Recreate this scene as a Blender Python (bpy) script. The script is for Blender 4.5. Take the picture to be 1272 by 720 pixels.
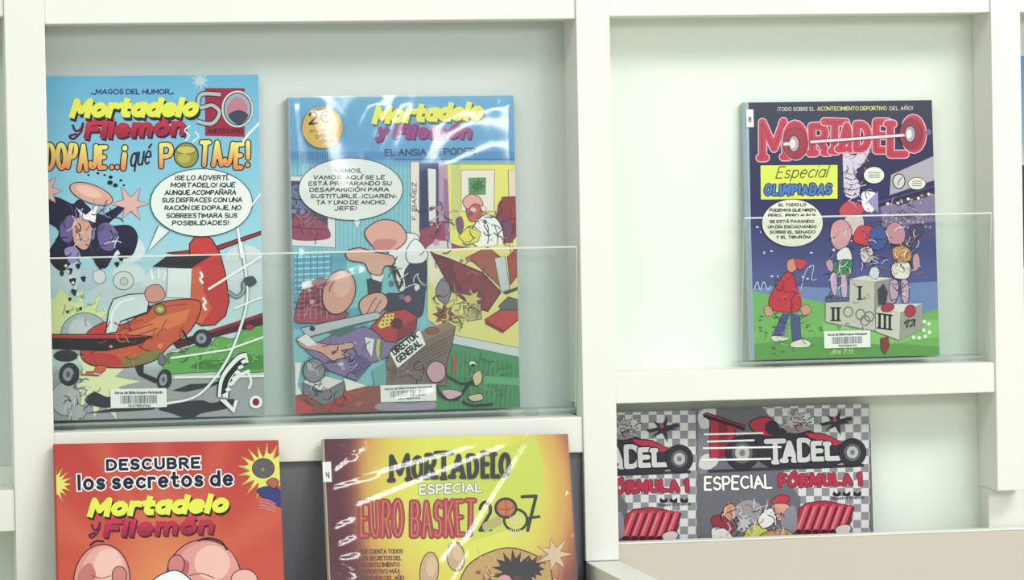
import bpy, bmesh, math, random
from mathutils import Vector, Matrix
from mathutils.geometry import tessellate_polygon
scene = bpy.context.scene
for o in list(bpy.data.objects):
    bpy.data.objects.remove(o, do_unlink=True)
COL = scene.collection

# ------------------------------------------------------------------ camera
F_PX, YAW, PITCH, ROLL = 4500.0, .1815, .0318, .0183
CAM = Vector((-.6353, -4500/1300, .1121))
_f = Vector((math.sin(YAW)*math.cos(PITCH), math.cos(YAW)*math.cos(PITCH), -math.sin(PITCH)))
_r = Vector((math.cos(YAW), -math.sin(YAW), 0))
_d = _f.cross(_r)
RT = _r*math.cos(ROLL) + _d*math.sin(ROLL)
DN = -_r*math.sin(ROLL) + _d*math.cos(ROLL)
FW = _f
cam_data = bpy.data.cameras.new('camera')
cam = bpy.data.objects.new('camera', cam_data); COL.objects.link(cam)
cam_data.sensor_width = 36; cam_data.sensor_fit = 'HORIZONTAL'; cam_data.lens = 36*F_PX/1272
cam_data.clip_start = .05; cam_data.clip_end = 60
M = Matrix.Identity(4)
for i in range(3):
    M[i][0], M[i][1], M[i][2], M[i][3] = RT[i], -DN[i], -FW[i], CAM[i]
cam.matrix_world = M
scene.camera = cam

def ray(u, v):
    return RT*((u-636)/F_PX) + DN*((v-360)/F_PX) + FW
def on_plane(u, v, p0, n):
    d = ray(u, v)
    return CAM + d*((p0-CAM).dot(n)/d.dot(n))

# ------------------------------------------------------------------ light
scene.view_settings.view_transform = 'Standard'
scene.view_settings.look = 'None'
scene.view_settings.gamma = 1
scene.view_settings.exposure = 0.12
scene.view_settings.use_curve_mapping = False
w = bpy.data.worlds.new('world'); scene.world = w; w.use_nodes = True
bg = w.node_tree.nodes['Background']
bg.inputs[0].default_value = (.90, 1.0, .95, 1); bg.inputs[1].default_value = .56
def area(name, loc, target, sx, sy, power, color):
    l = bpy.data.lights.new(name, 'AREA'); l.shape = 'RECTANGLE'; l.size = sx; l.size_y = sy
    l.energy = power; l.color = color
    o = bpy.data.objects.new(name, l); COL.objects.link(o); o.location = loc
    o.rotation_euler = (Vector(target)-Vector(loc)).to_track_quat('-Z', 'Y').to_euler()
    return o
area('ceiling_panel_light', (-1.4, -1.9, 1.75), (-.2, 0, 0), 1.2, .6, 14, (1, .985, .94))
area('ceiling_panel_light', (1.3, -1.7, 1.6), (.4, 0, 0), 1.4, .6, 34, (1, .985, .95))
area('glare_fill_light', (1.0, -3.7, .8), (0, 0, 0), 1.5, .4, 28, (.97, 1, .98))  # added lamp out of view, for glare on the wrappers and frontal fill

# ------------------------------------------------------------------ materials
def lin(c):
    c = c/255.0
    return c/12.92 if c <= .04045 else ((c+.055)/1.055)**2.4
def L3(c): return (lin(c[0]), lin(c[1]), lin(c[2]), 1)
def mat(name, col, rough=.5, spec=.4, noise=.0, scale=30, bump=0, coat=0):
    m = bpy.data.materials.new(name); m.use_nodes = True
    nt = m.node_tree; b = nt.nodes['Principled BSDF']
    b.inputs['Base Color'].default_value = L3(col); b.inputs['Roughness'].default_value = rough
    b.inputs['Specular IOR Level'].default_value = spec
    b.inputs['Coat Weight'].default_value = coat
    if noise or bump:
        tc = nt.nodes.new('ShaderNodeTexCoord'); n = nt.nodes.new('ShaderNodeTexNoise')
        n.inputs['Scale'].default_value = scale; n.inputs['Detail'].default_value = 4
        nt.links.new(tc.outputs['Object'], n.inputs['Vector'])
        if noise:
            r = nt.nodes.new('ShaderNodeMixRGB'); r.blend_type = 'MULTIPLY'
            r.inputs[1].default_value = L3(col)
            cr = nt.nodes.new('ShaderNodeValToRGB')
            cr.color_ramp.elements[0].color = (1-noise, 1-noise, 1-noise, 1)
            cr.color_ramp.elements[1].color = (1, 1, 1, 1)
            nt.links.new(n.outputs['Fac'], cr.inputs[0]); nt.links.new(cr.outputs[0], r.inputs[2])
            r.inputs[0].default_value = 1
            nt.links.new(r.outputs[0], b.inputs['Base Color'])
        if bump:
            bp = nt.nodes.new('ShaderNodeBump'); bp.inputs['Strength'].default_value = bump
            bp.inputs['Distance'].default_value = .002
            nt.links.new(n.outputs['Fac'], bp.inputs['Height']); nt.links.new(bp.outputs[0], b.inputs['Normal'])
    return m
WHITE = mat('white_laminate', (233, 233, 226), .45, .3, .03, 9)
BACKM = mat('white_back_panel', (229, 237, 228), .5, .3, .03, 5)
BACKL = mat('shade_toned_back_panel', (208, 216, 212), .5, .3, .03, 5)  # panel white greyed: the left bay's shade is put into this colour
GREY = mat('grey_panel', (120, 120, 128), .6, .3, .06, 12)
BEIGE = mat('beige_board', (204, 196, 184), .5, .3, .04, 10)
FLOOR = mat('floor_vinyl', (200, 190, 172), .5, .3, .1, 4)
WALL = mat('wall_paint', (225, 228, 220), .8, .2, .04, 3)
PAPER = mat('page_paper', (226, 220, 200), .8, .1, .08, 200)
BOARD = mat('cover_board', (206, 205, 200), .4, .4, .03, 60)

def print_mat(name, rough, coat):
    m = bpy.data.materials.new(name); m.use_nodes = True
    nt = m.node_tree; b = nt.nodes['Principled BSDF']
    a = nt.nodes.new('ShaderNodeAttribute'); a.attribute_name = 'ink'
    n = nt.nodes.new('ShaderNodeTexNoise'); n.inputs['Scale'].default_value = 900
    mx = nt.nodes.new('ShaderNodeMixRGB'); mx.blend_type = 'MULTIPLY'; mx.inputs[0].default_value = .12
    nt.links.new(a.outputs['Color'], mx.inputs[1]); nt.links.new(n.outputs['Fac'], mx.inputs[2])
    nt.links.new(mx.outputs[0], b.inputs['Base Color'])
    b.inputs['Roughness'].default_value = rough; b.inputs['Specular IOR Level'].default_value = .22
    b.inputs['Coat Weight'].default_value = coat; b.inputs['Coat Roughness'].default_value = .12
    return m
INK = print_mat('printed_ink', .42, .1)
LABELM = print_mat('printed_label', .55, 0)

def clear_mat(name, rough, ior, tint, bump=0, scale=20, stretch=(1, 1, 1), gain=1.0):
    m = bpy.data.materials.new(name); m.use_nodes = True
    nt = m.node_tree; nt.nodes.remove(nt.nodes['Principled BSDF'])
    out = nt.nodes['Material Output']
    t = nt.nodes.new('ShaderNodeBsdfTransparent'); t.inputs[0].default_value = tint
    g = nt.nodes.new('ShaderNodeBsdfGlossy'); g.inputs['Roughness'].default_value = rough
    fr = nt.nodes.new('ShaderNodeLayerWeight'); fr.inputs['Blend'].default_value = .5
    pw = nt.nodes.new('ShaderNodeMath'); pw.operation = 'POWER'; pw.inputs[1].default_value = 5
    ma = nt.nodes.new('ShaderNodeMath'); ma.operation = 'MULTIPLY_ADD'; f0 = ((ior-1)/(ior+1))**2*gain
    ma.inputs[1].default_value = .8-f0; ma.inputs[2].default_value = f0
    mx = nt.nodes.new('ShaderNodeMixShader')
    nt.links.new(fr.outputs['Facing'], pw.inputs[0]); nt.links.new(pw.outputs[0], ma.inputs[0]); nt.links.new(ma.outputs[0], mx.inputs[0])
    nt.links.new(t.outputs[0], mx.inputs[1]); nt.links.new(g.outputs[0], mx.inputs[2])
    if bump:
        tc = nt.nodes.new('ShaderNodeTexCoord'); mp = nt.nodes.new('ShaderNodeMapping')
        mp.inputs['Scale'].default_value = stretch
        n = nt.nodes.new('ShaderNodeTexNoise'); n.inputs['Scale'].default_value = scale; n.inputs['Detail'].default_value = 3
        n.inputs['Distortion'].default_value = .6
        bp = nt.nodes.new('ShaderNodeBump'); bp.inputs['Strength'].default_value = bump; bp.inputs['Distance'].default_value = .004
        nt.links.new(tc.outputs['Object'], mp.inputs[0]); nt.links.new(mp.outputs[0], n.inputs['Vector'])
        nt.links.new(n.outputs['Fac'], bp.inputs['Height'])
        nt.links.new(bp.outputs[0], g.inputs['Normal'])
    nt.links.new(mx.outputs[0], out.inputs[0])
    return m
ACRYL = clear_mat('clear_acrylic', .03, 1.3, (.965, .985, .975, 1))
def edge_mat(name, col, clear):
    m = mat(name, col, .3, .4); nt = m.node_tree; b = nt.nodes['Principled BSDF']
    t = nt.nodes.new('ShaderNodeBsdfTransparent'); mx = nt.nodes.new('ShaderNodeMixShader'); mx.inputs[0].default_value = clear
    nt.links.new(b.outputs[0], mx.inputs[1]); nt.links.new(t.outputs[0], mx.inputs[2]); nt.links.new(mx.outputs[0], nt.nodes['Material Output'].inputs[0])
    return m
ACEDGE = edge_mat('acrylic_top_edge', (232, 236, 230), .35)
ACSIDE = edge_mat('acrylic_side_edge', (200, 208, 204), .72)
FILM = clear_mat('plastic_film', .13, 1.5, (.98, .985, .985, 1), .26, 22, (1, 1, .35), 1.8)

# ------------------------------------------------------------------ mesh helpers
def link(name, me, parent=None):
    o = bpy.data.objects.new(name, me); COL.objects.link(o)
    if parent is not None: o.parent = parent
    return o
def box_mesh(name, m, x0, x1, y0, y1, z0, z1, bev=.0015):
    bm = bmesh.new(); bmesh.ops.create_cube(bm, size=1)
    for v in bm.verts:
        v.co = Vector(((x0+x1)/2+v.co.x*(x1-x0), (y0+y1)/2+v.co.y*(y1-y0), (z0+z1)/2+v.co.z*(z1-z0)))
    if bev:
        bmesh.ops.bevel(bm, geom=bm.edges[:], offset=bev, segments=2, affect='EDGES', profile=.6)
    me = bpy.data.meshes.new(name); bm.to_mesh(me); bm.free(); me.materials.append(m)
    return me
def box(name, m, x0, x1, y0, y1, z0, z1, parent=None, bev=.0015):
    return link(name, box_mesh(name, m, x0, x1, y0, y1, z0, z1, bev), parent)
def prism_x(name, m, yz, x0, x1, parent=None):
    bm = bmesh.new()
    a = [bm.verts.new((x0, y, z)) for y, z in yz]; b = [bm.verts.new((x1, y, z)) for y, z in yz]
    bm.faces.new(a); bm.faces.new(b[::-1]); n = len(yz)
    for i in range(n): bm.faces.new((a[i], b[i], b[(i+1) % n], a[(i+1) % n]))
    bmesh.ops.recalc_face_normals(bm, faces=bm.faces[:])
    me = bpy.data.meshes.new(name); bm.to_mesh(me); bm.free(); me.materials.append(m)
    return link(name, me, parent)
def thing(name, label, cat, loc=(0, 0, 0), group=None):
    o = bpy.data.objects.new(name, None); COL.objects.link(o); o.location = loc
    o.empty_display_size = .05
    o['label'] = label; o['category'] = cat
    if group: o['group'] = group
    return o
def struct(o): o['kind'] = 'structure'; return o

# ------------------------------------------------------------------ the setting
X0, X1, X2, X3, X4, X5 = -.4834, -.4454, .0683, .1017, .4890, .5195
BK = .062                      # depth of the bays
ZF = -1.05
struct(box('floor', FLOOR, -2.2, 2.2, -4.2, .2, ZF-.05, ZF, None, 0))
struct(box('wall_back', WALL, -2.2, 2.2, .09, .2, ZF, 1.6, None, 0))

# ------------------------------------------------------------------ the display bookcase
case = thing('display_bookcase', 'large white wall bookcase with open bays, uprights and shelves holding the comic albums', 'bookcase', (0, .03, ZF))
def cb(name, m, x0, x1, y0, y1, z0, z1, bev=.0012):
    return box(name, m, x0, x1, y0-.03, y1-.03, z0-ZF, z1-ZF, case, bev)
XL, XR = -.95, .98
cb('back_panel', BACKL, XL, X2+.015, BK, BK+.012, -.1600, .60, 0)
cb('back_panel', BACKM, X2+.0152, XR, BK, BK+.012, -.62, .60, 0)
cb('back_panel', BACKM, XL, X2+.015, BK, BK+.012, -.62, -.1602, 0)
# uprights: a face board with a slimmer divider behind the left one
cb('upright', WHITE, X0, X1, 0, .016, -.62, .60)
cb('divider', WHITE, X0, X0+.012, .016, BK, -.62, .60, 0)
cb('upright', WHITE, X2, X3, 0, .034, -.267, .60)
cb('divider', WHITE, X2, X3, .0342, BK, -.1137, .60, 0)
cb('upright', WHITE, X4, X5, 0, BK, -.212, .60)
cb('upright', WHITE, XL, XL+.036, 0, BK, -.62, .60)
cb('upright', WHITE, XR-.036, XR, 0, BK, -.62, .60)
# header boards
FR = .003
for x0, x1, z in ((XL+.036, X0, .2706), (X1, X2, .2627), (X3, X4, .2646), (X5, XR-.036, .2645)):
    cb('header_board', WHITE, x0, x1, FR, BK, z, .60)
# shelves
cb('shelf', WHITE, XL+.036, X0, FR, BK, -.2176, -.1786)
cb('shelf', WHITE, X1, X2, FR, BK, -.1603, -.1255)
cb('shelf', WHITE, X3, X4, FR, BK, -.1136, -.0837)
cb('shelf', WHITE, X5, XR-.036, FR, BK, -.0790, -.0435)
# lower part: grey panel under the left shelf, bins
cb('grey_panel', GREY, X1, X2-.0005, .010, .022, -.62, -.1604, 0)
cb('plinth_panel', WHITE, X4+.0005, XR-.036, .031, BK, -.62, -.2122, 0)
prism_x('bin_front', BEIGE, [(-.024, -.2525-ZF), (-.008, -.2525-ZF), (-.008, -.62-ZF), (-.014, -.62-ZF)], X3+.0006, XR-.04, case)
cb('bin_lip', WHITE, X3+.0006, XR-.04, .0055, .023, -.2524, -.2508, .0006)
cb('bin_divider', WHITE, X2, X3, -.27, -.0005, -.62, -.2672)
cb('bin_divider', WHITE, X0, X1-.008, -.27, -.0005, -.62, -.30)
cb('bin_floor', WHITE, X1+.0005, X2-.0005, -.27, .0095, -.64, -.4765)
cb('bin_floor', WHITE, X2+.0005, X4, .0235, BK, -.64, -.3455)
cb('base_cabinet', WHITE, XL, XR, -.27, BK, ZF, -.641)

# ------------------------------------------------------------------ lettering: a drawn stroke alphabet
def _arc(cx, cy, rx, ry, a0, a1, n=10):
    return [(cx+rx*math.cos(math.radians(a0+(a1-a0)*i/n)), cy+ry*math.sin(math.radians(a0+(a1-a0)*i/n))) for i in range(n+1)]
_O = lambda w=.7, y0=0, y1=1: _arc(w/2, (y0+y1)/2, w/2, (y1-y0)/2, 90, 450, 20)
GL = {
 'A': (.7, [[(0, 0), (.35, 1), (.7, 0)], [(.13, .36), (.57, .36)]]),
 'B': (.6, [[(0, 0), (0, 1), (.32, 1)]+_arc(.32, .76, .24, .24, 90, -90)+[(0, .52)], [(.3, .52)]+_arc(.32, .26, .28, .26, 90, -90)+[(0, 0)]]),
 'C': (.65, [_arc(.36, .5, .36, .5, 50, 310, 16)]),
 'D': (.66, [[(0, 0), (0, 1), (.25, 1)]+_arc(.25, .5, .41, .5, 90, -90, 12)+[(0, 0)]]),
 'E': (.52, [[(.52, 1), (0, 1), (0, 0), (.52, 0)], [(0, .52), (.42, .52)]]),
 'F': (.5, [[(.5, 1), (0, 1), (0, 0)], [(0, .52), (.4, .52)]]),
 'G': (.68, [_arc(.36, .5, .36, .5, 50, 330, 16)+[(.66, .45), (.42, .45)]]),
 'H': (.62, [[(0, 0), (0, 1)], [(.62, 0), (.62, 1)], [(0, .5), (.62, .5)]]),
 'I': (.01, [[(0, 0), (0, 1)]]),
 'J': (.45, [[(.45, 1), (.45, .25)]+_arc(.22, .25, .22, .25, 0, -170)]),
 'K': (.6, [[(0, 0), (0, 1)], [(.58, 1), (.02, .42)], [(.2, .6), (.6, 0)]]),
 'L': (.5, [[(0, 1), (0, 0), (.5, 0)]]),
 'M': (.8, [[(0, 0), (.04, 1), (.4, .25), (.76, 1), (.8, 0)]]),
 'N': (.64, [[(0, 0), (0, 1), (.64, 0), (.64, 1)]]),
 'O': (.72, [_O(.72)]),
 'P': (.56, [[(0, 0), (0, 1), (.3, 1)]+_arc(.3, .73, .26, .27, 90, -90)+[(0, .46)]]),
 'Q': (.72, [_O(.72), [(.42, .25), (.72, -.05)]]),
 'R': (.6, [[(0, 0), (0, 1), (.3, 1)]+_arc(.3, .74, .26, .26, 90, -90)+[(0, .48)], [(.28, .48), (.6, 0)]]),
 'S': (.56, [_arc(.29, .745, .26, .255, 30, 250, 10)+_arc(.28, .255, .28, .255, 70, -150, 10)]),
 'T': (.64, [[(0, 1), (.64, 1)], [(.32, 1), (.32, 0)]]),
 'U': (.62, [[(0, 1), (0, .3)]+_arc(.31, .3, .31, .3, 180, 360)+[(.62, 1)]]),
 'V': (.66, [[(0, 1), (.33, 0), (.66, 1)]]),
 'X': (.6, [[(0, 0), (.6, 1)], [(0, 1), (.6, 0)]]),
 'Y': (.62, [[(0, 1), (.31, .48), (.62, 1)], [(.31, .48), (.31, 0)]]),
 'Z': (.58, [[(0, 1), (.58, 1), (0, 0), (.58, 0)]]),
 'a': (.5, [_arc(.26, .34, .26, .34, 60, 420, 18), [(.5, .68), (.5, 0)]]),
 'b': (.5, [[(0, 1), (0, 0)], _arc(.26, .34, .26, .34, 0, 360, 18)]),
 'c': (.46, [_arc(.27, .34, .27, .34, 45, 315, 12)]),
 'd': (.52, [_arc(.26, .34, .26, .34, 0, 360, 18), [(.52, 1), (.52, 0)]]),
 'e': (.52, [[(.02, .36), (.52, .36)]+_arc(.26, .34, .26, .34, 5, 310, 14)]),
 'i': (.02, [[(0, 0), (0, .66)], [(0, .94), (0, .96)]]),
 'j': (.2, [[(.2, .66), (.2, -.15), (0, -.25)], [(.2, .94), (.2, .96)]]),
 'l': (.02, [[(0, 0), (0, 1)]]),
 'm': (.78, [[(0, 0), (0, .68)], [(0, .42)]+_arc(.19, .46, .19, .22, 180, 0, 8)+[(.38, 0)], [(.38, .42)]+_arc(.58, .46, .2, .22, 180, 0, 8)+[(.78, 0)]]),
 'n': (.46, [[(0, 0), (0, .68)], [(0, .4)]+_arc(.23, .43, .23, .25, 180, 0, 8)+[(.46, 0)]]),
 'o': (.54, [_O(.54, 0, .68)]),
 'p': (.52, [[(0, .68), (0, -.28)], _arc(.26, .34, .26, .34, 0, 360, 18)]),
 'q': (.5, [_arc(.25, .34, .25, .34, 0, 360, 18), [(.5, .68), (.5, -.28)]]),
 'r': (.34, [[(0, 0), (0, .68)], [(0, .4)]+_arc(.22, .44, .22, .24, 180, 60, 6)]),
 's': (.42, [_arc(.21, .51, .19, .17, 30, 250, 8)+_arc(.21, .17, .21, .17, 70, -150, 8)]),
 't': (.36, [[(.14, .98), (.14, .14), (.22, .02), (.36, .02)], [(0, .66), (.34, .66)]]),
 'u': (.46, [[(0, .68), (0, .24)]+_arc(.23, .23, .23, .23, 180, 360, 8)+[(.46, .68)], [(.46, .3), (.46, 0)]]),
 'v': (.46, [[(0, .68), (.23, 0), (.46, .68)]]),
 'x': (.42, [[(0, 0), (.42, .68)], [(0, .68), (.42, 0)]]),
 'y': (.46, [[(0, .68), (.24, .05)], [(.46, .68), (.18, -.2), (0, -.26)]]),
 '0': (.56, [_O(.56)]), '1': (.22, [[(0, .8), (.2, 1), (.2, 0)]]),
 '2': (.54, [_arc(.27, .72, .26, .28, 170, -30, 10)+[(0, 0), (.54, 0)]]),
 '3': (.52, [_arc(.25, .75, .25, .25, 150, -90, 10), _arc(.25, .26, .27, .26, 90, -150, 10)]),
 '4': (.56, [[(.4, 0), (.4, 1), (0, .3), (.56, .3)]]), '5': (.52, [[(.5, 1), (.06, 1), (.03, .58)]+_arc(.25, .32, .27, .32, 100, -150, 10)]),
 '6': (.54, [[(.46, 1), (.05, .45)]+_arc(.27, .3, .27, .3, 160, 520, 18)]), '7': (.54, [[(0, 1), (.54, 1), (.2, 0)]]),
 '8': (.54, [_O(.5, .52, 1), _O(.54, 0, .52)]), '9': (.54, [[(.08, 0), (.5, .6)]+_arc(.27, .7, .27, .3, -20, 340, 18)]),
 '.': (.02, [[(0, 0), (0, .02)]]), ',': (.06, [[(.06, .04), (0, -.14)]]), '-': (.3, [[(0, .4), (.3, .4)]]),
 '!': (.06, [[(.05, 1), (.02, .34)], [(0, .02), (0, .04)]]), '¡': (.06, [[(.05, .66), (.02, 0)], [(.06, .96), (.06, .98)]]),
 '€': (.62, [_arc(.38, .5, .3, .48, 55, 305, 14), [(0, .6), (.5, .6)], [(0, .4), (.46, .4)]]),
}
ACC = {'Á': 'A', 'É': 'E', 'Í': 'I', 'Ó': 'O', 'Ú': 'U', 'á': 'a', 'é': 'e', 'í': 'i', 'ó': 'o', 'ú': 'u', 'Ñ': 'N', 'ñ': 'n'}
def skeleton(ch):
    if ch in ACC:
        w, st = GL[ACC[ch]]; y = 1.0 if ch.isupper() else .7
        if ch in 'Ññ': a = [(w*.1, y+.16), (w*.35, y+.24), (w*.65, y+.16), (w*.9, y+.24)]
        else: a = [(w*.5-.04, y+.15), (w*.5+.16, y+.32)]
        if ch == 'í': st = st[:1]
        return w, st+[a]
    if ch not in GL: return GL['x']
    return GL[ch]
_C8 = [(math.cos(2*math.pi*i/10), math.sin(2*math.pi*i/10)) for i in range(10)]

def clip_poly(pts, w, h):
    # pts: (x, y, color); keep 0<=x<=w, 0<=y<=h
    def cut(pts, ins, t):
        out = []
        for i in range(len(pts)):
            a, b = pts[i], pts[(i+1) % len(pts)]
            ia, ib = ins(a), ins(b)
            if ia: out.append(a)
            if ia != ib:
                s = t(a, b)
                out.append((a[0]+(b[0]-a[0])*s, a[1]+(b[1]-a[1])*s, tuple(a[2][k]+(b[2][k]-a[2][k])*s for k in range(3))))
        return out
    for ins, t in ((lambda p: p[0] >= 0, lambda a, b: -a[0]/(b[0]-a[0])),
                   (lambda p: p[0] <= w, lambda a, b: (w-a[0])/(b[0]-a[0])),
                   (lambda p: p[1] >= 0, lambda a, b: -a[1]/(b[1]-a[1])),
                   (lambda p: p[1] <= h, lambda a, b: (h-a[1])/(b[1]-a[1]))):
        if len(pts) < 3: return []
        pts = cut(pts, ins, t)
    return pts if len(pts) >= 3 else []

INKSTEP = .000042
class Art:
    """Flat ink shapes on a rectangle w x h; shapes are given in a zoomed view of the photographed cover."""
    def __init__(s, frame, base=.00012):
        s.o, s.ex, s.ez, s.n, s.w, s.h = frame
        s.base = base; s.v = []; s.f = []; s.c = []; s.rec = []; s.top = 0
        s.fx, s.fy, s.fs = 0, 0, 1
    def view(s, x, y, k): s.fx, s.fy, s.fs = x, y, k
    def loc(s, x, y):
        p = on_plane(s.fx+x/s.fs, s.fy+y/s.fs, s.o, s.n) - s.o
        return p.dot(s.ex), p.dot(s.ez)
    def layer(s, pts):
        x0 = min(p[0] for p in pts); x1 = max(p[0] for p in pts); y0 = min(p[1] for p in pts); y1 = max(p[1] for p in pts)
        l = 0
        for a in s.rec:
            if a[0] < x1 and a[1] > x0 and a[2] < y1 and a[3] > y0 and a[4] >= l: l = a[4]+1
        s.rec.append((x0, x1, y0, y1, l)); s.top = max(s.top, l)
        return l
    def put(s, polys, l, lev=None):
        z0 = s.base + INKSTEP*l
        for k, p in enumerate(polys):
            z = z0 + (lev[k]*.0000015 if lev else 0)
            q = clip_poly(p, s.w, s.h)
            if not q: continue
            i = len(s.v)
            for x, y, c in q: s.v.append((x, -z, y)); s.c.append(c)
            s.f.append(tuple(range(i, i+len(q))))
    def tri(s, pts, col):
        c = L3(col)[:3]
        if isinstance(pts[0], (int, float)): raise ValueError
        loc = [s.loc(*p) for p in pts]
        t = tessellate_polygon([[Vector((a, b, 0)) for a, b in loc]])
        return loc, [[(loc[i][0], loc[i][1], c) for i in f] for f in t]
    def P(s, col, *pts, line=None, lw=3):
        loc, polys = s.tri(pts, col); s.put(polys, s.layer(loc))
        if line: s.S(line, lw, *(list(pts)+[pts[0]]))
        return s
    def blob(s, col, *pts, line=None, lw=3, n=5):
        """closed smooth shape through the points"""
        out = []; N = len(pts)
        for i in range(N):
            p0, p1, p2, p3 = (pts[(i+k-1) % N] for k in range(4))
            for j in range(n):
                t = j/n
                out.append(tuple(.5*(2*p1[k]+(p2[k]-p0[k])*t+(2*p0[k]-5*p1[k]+4*p2[k]-p3[k])*t*t+(3*p1[k]-p0[k]-3*p2[k]+p3[k])*t**3) for k in (0, 1)))
        return s.P(col, *out, line=line, lw=lw)
    def E(s, col, cx, cy, rx, ry, rot=0, line=None, lw=3, n=36):
        c, sn = math.cos(rot), math.sin(rot)
        pts = [(cx+rx*math.cos(a)*c-ry*math.sin(a)*sn, cy+rx*math.cos(a)*sn+ry*math.sin(a)*c) for a in (2*math.pi*i/n for i in range(n))]
        return s.P(col, *pts, line=line, lw=lw)
    def ring(s, col, cx, cy, rx, ry, lw):
        pts = [(cx+rx*math.cos(a), cy+ry*math.sin(a)) for a in (2*math.pi*i/36 for i in range(37))]
        return s.S(col, lw, *pts)
    def star(s, col, cx, cy, r0, r1, n, seed=0, line=None, lw=3):
        R = random.Random(seed); pts = []
        for i in range(2*n):
            a = math.pi*i/n; r = (r1*R.uniform(.8, 1.15) if i % 2 else r0*R.uniform(.9, 1.1))
            pts.append((cx+r*math.cos(a), cy+r*math.sin(a)))
        return s.P(col, *pts, line=line, lw=lw)
    def S(s, col, lw, *pts):
        pts = [p for i, p in enumerate(pts) if i == 0 or abs(p[0]-pts[i-1][0])+abs(p[1]-pts[i-1][1]) > 1e-6]
        if len(pts) < 2: return s
        A = []; B = []; n = len(pts); closed = abs(pts[0][0]-pts[-1][0])+abs(pts[0][1]-pts[-1][1]) < 1e-4 and n > 3
        for i in range(n):
            a = pts[i-1] if i else (pts[-2] if closed else pts[0]); b = pts[i+1] if i < n-1 else (pts[1] if closed else pts[-1])
            dx, dy = b[0]-a[0], b[1]-a[1]; d = math.hypot(dx, dy) or 1
            A.append((pts[i][0]-dy/d*lw/2, pts[i][1]+dx/d*lw/2)); B.append((pts[i][0]+dy/d*lw/2, pts[i][1]-dx/d*lw/2))
        A = [s.loc(*p) for p in A]; B = [s.loc(*p) for p in B]; c = L3(col)[:3]
        polys = [[(*A[i], c), (*A[i+1], c), (*B[i+1], c), (*B[i], c)] for i in range(n-1)]
        s.put(polys, s.layer(A+B)); return s
    def curve(s, col, lw, *pts):
        out = []; N = len(pts)
        for i in range(N-1):
            p0, p1, p2, p3 = pts[max(i-1, 0)], pts[i], pts[i+1], pts[min(i+2, N-1)]
            for j in range(6):
                t = j/6
                out.append(tuple(.5*(2*p1[k]+(p2[k]-p0[k])*t+(2*p0[k]-5*p1[k]+4*p2[k]-p3[k])*t*t+(3*p1[k]-p0[k]-3*p2[k]+p3[k])*t**3) for k in (0, 1)))
        out.append(pts[-1])
        return s.S(col, lw, *out)
    def G(s, fn, nx=14, ny=18):
        """the printed ground colour over the whole cover, fn(u, v) with u, v in 0..1 from the top left"""
        g = [[(s.w*i/nx, s.h*(1-j/ny), L3(fn(i/nx, j/ny))[:3]) for i in range(nx+1)] for j in range(ny+1)]
        polys = [[g[j][i], g[j+1][i], g[j+1][i+1], g[j][i+1]] for j in range(ny) for i in range(nx)]
        s.put(polys, s.layer([(0, 0), (s.w, s.h)])); return s
    def T(s, col, text, p0, p1, h, lw=None, slant=0, arc=0, jit=0, seed=1, out=None, ow=3, shadow=None, sh=(4, 5), gap=.22, col2=None, serif=0, square=0):
        """drawn letters filling the baseline p0-p1, capitals h tall, stroke lw wide"""
        R = random.Random(seed)
        if lw is None: lw = h*.15
        adv = []; x = 0
        for ch in text:
            if ch == ' ': adv.append(None); x += .30; continue
            wd, st = skeleton(ch); adv.append((x, wd, st)); x += wd+gap
        tot = x-gap
        L = math.hypot(p1[0]-p0[0], p1[1]-p0[1]); dx, dy = (p1[0]-p0[0])/L, (p1[1]-p0[1])/L
        kx = (L-lw)/max(tot, .02); ky = h-lw
        lines = []
        for ad in adv:
            if ad is None: continue
            x0, wd, st = ad
            jr, js, jy = R.uniform(-jit, jit)*.5, 1+R.uniform(-jit, jit)*.5, R.uniform(-jit, jit)*.2*h
            mx = (x0+wd/2)*kx
            sl = [[((x0+a)*kx-mx, (b-.5)*ky*js) for a, b in l] for l in st]
            if serif:
                for l in list(sl):
                    for e in (l[0], l[-1]):
                        if abs(abs(e[1])-.5*ky*js) < .02*ky: sl.append([(e[0]-serif, e[1]), (e[0]+serif, e[1])])
            for l in sl:
                q = []
                for gx, gy in l:
                    gx, gy = gx*math.cos(jr)-gy*math.sin(jr), gx*math.sin(jr)+gy*math.cos(jr)
                    hy = (gy+.5*ky)/ky
                    sx = lw/2+mx+gx+(gy+.5*ky)*slant; t = sx/L; sy = lw/2+gy+.5*ky+jy+arc*4*t*(1-t)
                    q.append((p0[0]+dx*sx+dy*sy, p0[1]+dy*sx-dx*sy, min(max(hy, 0), 1)))
                lines.append(q)
        passes = []
        if shadow: passes.append((shadow, None, lw+(ow*2 if out else 0), sh))
        if out: passes.append((out, None, lw+2*ow, (0, 0)))
        passes.append((col, col2, lw, (0, 0)))
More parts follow.
